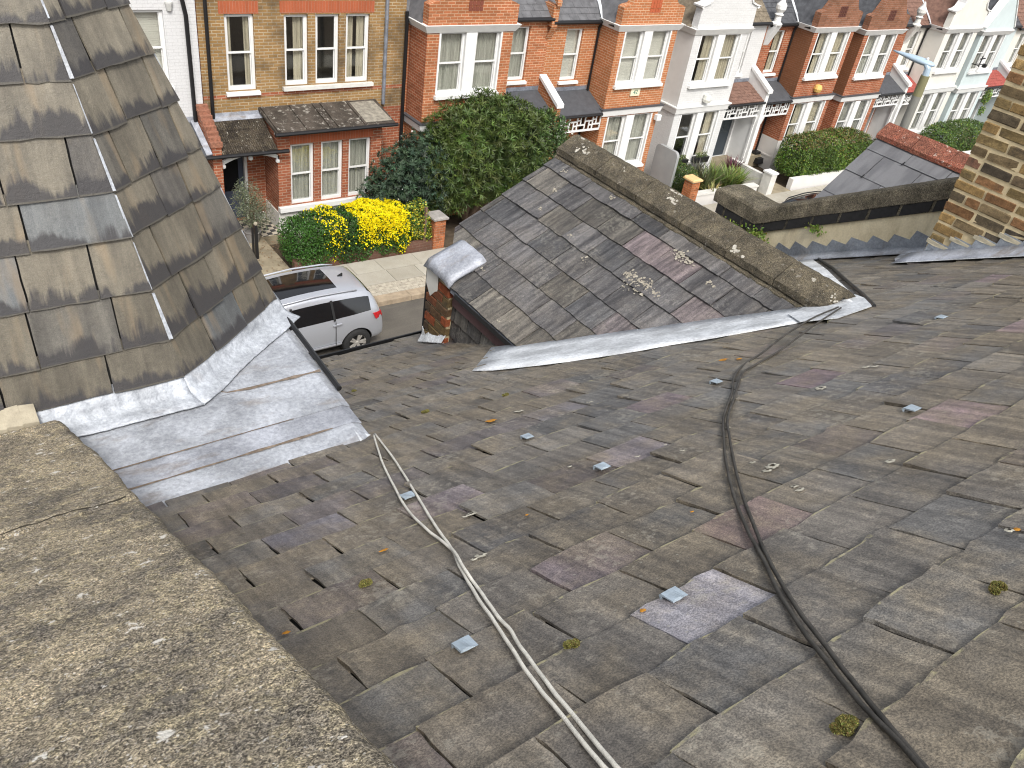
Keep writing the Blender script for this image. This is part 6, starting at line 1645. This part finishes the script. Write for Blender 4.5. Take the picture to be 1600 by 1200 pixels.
m.add([p for s_ in secs for p in s_], [(i * 12 + k, i * 12 + (k + 1) % 12, (i + 1) * 12 + (k + 1) % 12, (i + 1) * 12 + k) for i in range(len(secs) - 1) for k in range(12)] + [tuple(range(12)), tuple((len(secs) - 1) * 12 + k for k in range(12))])
lan = m.build('lantern', LB, lp, smooth=True)
MB().lathe((LX + .03, LY + .1, 7.61), [(.025, 0), (.028, .03), (.018, .05), (0, .055)], 10).build('photocell', plain('photocell', (.6, .6, .6), .4), lan)

# ------------------------------------------------------------------ cars
def car(label, cx, cy, paint, ln=4.4, z0=0.0, pano=True, rails=None, name='parked_car'):
    """people carrier; nose towards -x, built round (cx, cy)"""
    root = empty(name, (cx, cy, z0)); tag(root, label, 'car', 'cars parked in the street')
    st = [  # x, roof z, belt z, half width scale, roof half width, glass top z
     (-2.20, .70, .62, .80, .50, .66), (-2.08, .84, .74, .92, .60, .80), (-1.60, .97, .88, .99, .66, .93), (-1.12, 1.07, .96, 1.0, .68, 1.03), (-.50, 1.53, .98, 1.0, .60, 1.44), (-.10, 1.605, .985, 1.0, .60, 1.50), (.55, 1.63, 1.0, 1.0, .60, 1.52),
     (1.10, 1.615, 1.02, 1.0, .595, 1.50), (1.50, 1.575, 1.05, .995, .58, 1.46), (1.72, 1.53, 1.08, .985, .565, 1.42), (1.85, 1.36, 1.08, .965, .57, 1.30), (1.96, 1.08, .98, .94, .62, 1.04), (2.03, .80, .72, .90, .60, .77), (2.02, .48, .42, .86, .5, .45)]
    st = [(a, b * .965, c * .97, d, e, f * .965) for a, b, c, d, e, f in st]
    rows = []
    for (x, rz, bz, ws, rw, gt) in st:
        b = .22 if x < 1.98 else .30
        sill = min(.42, bz - .12)
        half = [(0, b), (.66 * ws, b), (.80 * ws, (b + sill) / 2), (.845 * ws, sill), (.86 * ws, (sill + bz) / 2 + .03), (.835 * ws, bz), (rw + .055, gt), (rw, gt + (rz - gt) * .55), (rw * .82, rz - .012), (0, rz + .012)]
        rows.append([(x, -y, z) for y, z in half] + [(x, y, z) for y, z in half[-2:0:-1]])
    n = len(rows[0]); V = [p for r in rows for p in r]; Fc, Mi = [], []
    for i in range(len(rows) - 1):
        xm = (st[i][0] + st[i + 1][0]) / 2
        for k in range(n):
            Fc.append((i * n + k, i * n + (k + 1) % n, (i + 1) * n + (k + 1) % n, (i + 1) * n + k))
            seg = k if k <= 9 else None
            kk = k if k < 9 else n - 1 - k                       # mirrored index
            mi = 0
            if kk == 5 and -.85 < xm < 1.7: mi = 1
            if kk in (7, 8) and -1.1 < xm < -.5: mi = 1
            if kk in (6,) and -1.1 < xm < -.5: mi = 1
            if pano and kk == 8 and -.5 < xm < 1.1: mi = 2
            if kk in (7, 8) and 1.73 < xm < 1.93: mi = 1
            if kk in (0, 1): mi = 3
            Mi.append(mi)
    Fc.append(tuple(range(n))); Mi.append(0); Fc.append(tuple((len(rows) - 1) * n + k for k in range(n))[::-1]); Mi.append(0)
    me = bpy.data.meshes.new('car_tmp'); me.from_pydata(V, [], Fc)
    bm = bmesh.new(); bm.from_mesh(me); bmesh.ops.recalc_face_normals(bm, faces=bm.faces); bm.to_mesh(me); bm.free()
    mats = [paint, plain('car_glass', (.008, .009, .01), .06, .1, 2, 0, .8), plain('car_roof_glass', (.006, .006, .007), .05, .1, 2, 0, .9), plain('car_dark', (.012, .012, .012), .7)]
    for q in mats: me.materials.append(q)
    me.polygons.foreach_set('material_index', Mi)
    tmp = bpy.data.objects.new('car_tmp', me); COL.objects.link(tmp)
    sb = tmp.modifiers.new('s', 'SUBSURF'); sb.levels = 2; sb.render_levels = 2
    cr = me.attributes.new('crease_edge', 'FLOAT', 'EDGE')
    wheels = ((-1.32, -1), (-1.32, 1), (1.38, -1), (1.38, 1))
    cut = MB()
    for (wx, sy) in wheels: cut.lathe((wx, -.95 if sy < 0 else .45, .33), [(.37, 0), (.37, .5)], 28, 'y')
    co = cut.build('arch_tmp', mats[3])
    bo = tmp.modifiers.new('b', 'BOOLEAN'); bo.operation = 'DIFFERENCE'; bo.object = co; bo.solver = 'EXACT'
    dg = bpy.context.evaluated_depsgraph_get(); ev = bpy.data.meshes.new_from_object(tmp.evaluated_get(dg))
    bpy.data.objects.remove(tmp); bpy.data.objects.remove(co)
    # part per material
    for mi, nm in ((0, 'body'), (1, 'window_glass'), (2, 'sunroof'), (3, 'underside')):
        b = bmesh.new(); b.from_mesh(ev); b.faces.ensure_lookup_table()
        names = [s.name if s else '' for s in ev.materials]
        keep = lambda f: (f.material_index if f.material_index < 4 else 3) == mi
        bmesh.ops.delete(b, geom=[f for f in b.faces if not keep(f)], context='FACES')
        if len(b.faces) == 0: b.free(); continue
        mm = bpy.data.meshes.new(nm); b.to_mesh(mm); b.free()
        mm.materials.clear(); mm.materials.append(mats[mi])
        mm.polygons.foreach_set('material_index', [0] * len(mm.polygons)); mm.polygons.foreach_set('use_smooth', [True] * len(mm.polygons))
        link(nm, mm, root)
    bpy.data.meshes.remove(ev)
    L = lambda p: (cx + p[0], cy + p[1], z0 + p[2])
    tyre, rim = plain('tyre', (.018, .018, .018), .8, .2, 20), plain('alloy', (.50, .48, .44), .35, .1, 10, 0, .5, .5)
    for (wx, sy) in wheels:
        y0 = -.86 if sy < 0 else .64
        w = MB().lathe(L((wx, y0, .325)), [(.20, .0), (.235, -.005), (.30, .005), (.322, .03), (.325, .11), (.322, .19), (.30, .215), (.22, .22)], 32, 'y', False).build('wheel', tyre, root, smooth=True)
        yo = y0 + (.0 if sy < 0 else .22); s_ = 1 if sy < 0 else -1
        MB().lathe(L((wx, yo + .05 * s_, .325)), [(.225, -.05 * s_), (.215, -.05 * s_), (.20, 0), (.19, .02 * s_)], 32, 'y', False).build('rim', rim, w)
        MB().lathe(L((wx, yo + .07 * s_, .325)), [(.2, 0), (.2, .01 * s_)], 24, 'y').build('brake', mats[3], w)
        for k in range(5):
            m = MB()
            for d_ in (-.17, .17):
                a = 2 * math.pi * k / 5 + d_; c_, q_ = math.cos(a), math.sin(a); tx, tz = -q_, c_
                P_ = []
                for (r_, hw) in ((.03, .022), (.205, .017)):
                    for sg in (-1, 1): P_.append(L((wx + c_ * r_ + tx * hw * sg, yo + .0 * s_ + (.012 if r_ < .1 else 0.0) * s_, .325 + q_ * r_ + tz * hw * sg)))
                m.prism([P_[0], P_[1], P_[3], P_[2]], (0, .03 * s_, 0))
            m.build('spoke', rim, w)
        MB().lathe(L((wx, yo + .0 * s_, .325)), [(.04, 0), (.045, .03 * s_)], 14, 'y').build('hub', rim, w)
    red = plain('tail_lamp', (.45, .012, .015), .15, .2, 30, 0, .7)
    for sy in (-1, 1):
        P_ = [(1.74, .825, .98), (1.945, .755, .965), (1.975, .745, .82), (1.80, .838, .84)]
        m = MB(); m.prism([L((a, sy * (b + .022), c)) for a, b, c in P_], (0, -sy * .05, 0)); m.prism([L((1.95, sy * .77, .96)), L((1.975, sy * .5, .95)), L((2.025, sy * .5, .82)), L((1.99, sy * .76, .825))], (.012, 0, 0)); m.build('tail_lamp', red, root)
        for hx in (-.15, .80): MB().prism([L((hx, sy * .855, .885)), L((hx + .2, sy * .853, .895)), L((hx + .2, sy * .853, .925)), L((hx, sy * .855, .915))], (0, sy * .025, 0)).build('door_handle', paint, root)
        MB().tube([L((-.45, sy * .60, 1.44)), L((-.3, sy * .615, 1.50)), L((.5, sy * .62, 1.55)), L((1.2, sy * .61, 1.525)), L((1.45, sy * .595, 1.485))], [.014, .02, .02, .02, .014], 8).build('roof_rail', rails or paint, root, smooth=True)
        MB().prism([L((-.95, sy * .86, 1.0)), L((-.78, sy * .86, 1.0)), L((-.78, sy * .86, 1.13)), L((-.95, sy * .86, 1.13))], (0, sy * .17, 0)).build('mirror', paint, root)
        for sx in (-.12, .86): MB().prism([L((sx, sy * .862, .36)), L((sx + .012, sy * .862, .36)), L((sx + .012, sy * .845, .97)), L((sx, sy * .845, .97))], (0, sy * .012, 0)).build('door_seam', mats[3], root)
        MB().prism([L((-1.0, sy * .868, .40)), L((1.0, sy * .868, .40)), L((1.0, sy * .868, .43)), L((-1.0, sy * .868, .43))], (0, -sy * .02, 0)).build('side_trim', paint, root)
    for sx in (-.06, .82): 
        for sy in (-1, 1): MB().prism([L((sx, sy * .838, 1.0)), L((sx + .05, sy * .838, 1.0)), L((sx + .03, sy * .67, 1.41)), L((sx - .02, sy * .67, 1.41))], (0, sy * .012, 0)).build('pillar', mats[3], root)
    MB().prism([L((1.26, -.02, 1.53)), L((1.4, -.02, 1.52)), L((1.4, -.02, 1.60))], (0, .04, 0)).build('aerial_fin', mats[3], root)
    MB().prism([L((2.015, -.26, .62)), L((2.015, .26, .62)), L((2.03, .26, .50)), L((2.03, -.26, .50))], (.012, 0, 0)).build('number_plate', plain('plate_yellow', (.6, .45, .05), .5), root)
    return root
def car_paint(name, col, metal=.5, rough=.28):
    m = Mat(name); p = m.pos(); f = m.noise(p, 900, 1)
    m.fin(m.mix(m.ramp(f, .3, .7), tuple(c * .9 for c in col), tuple(min(1, c * 1.08) for c in col)), rough, .5, metal)
    m.b.inputs['Coat Weight'].default_value = .6; m.b.inputs['Coat Roughness'].default_value = .05
    return m.m
car('silver people carrier with dark glass roof parked by the far kerb', 5.60, 14.20, car_paint('silver_paint', (.50, .52, .56)), z0=gz(6.8) + .0)
car('dark car behind the party wall, only its roof and rails showing', 23.0, 13.72, car_paint('dark_paint', (.02, .025, .03)), z0=gz(23.3), rails=BK)
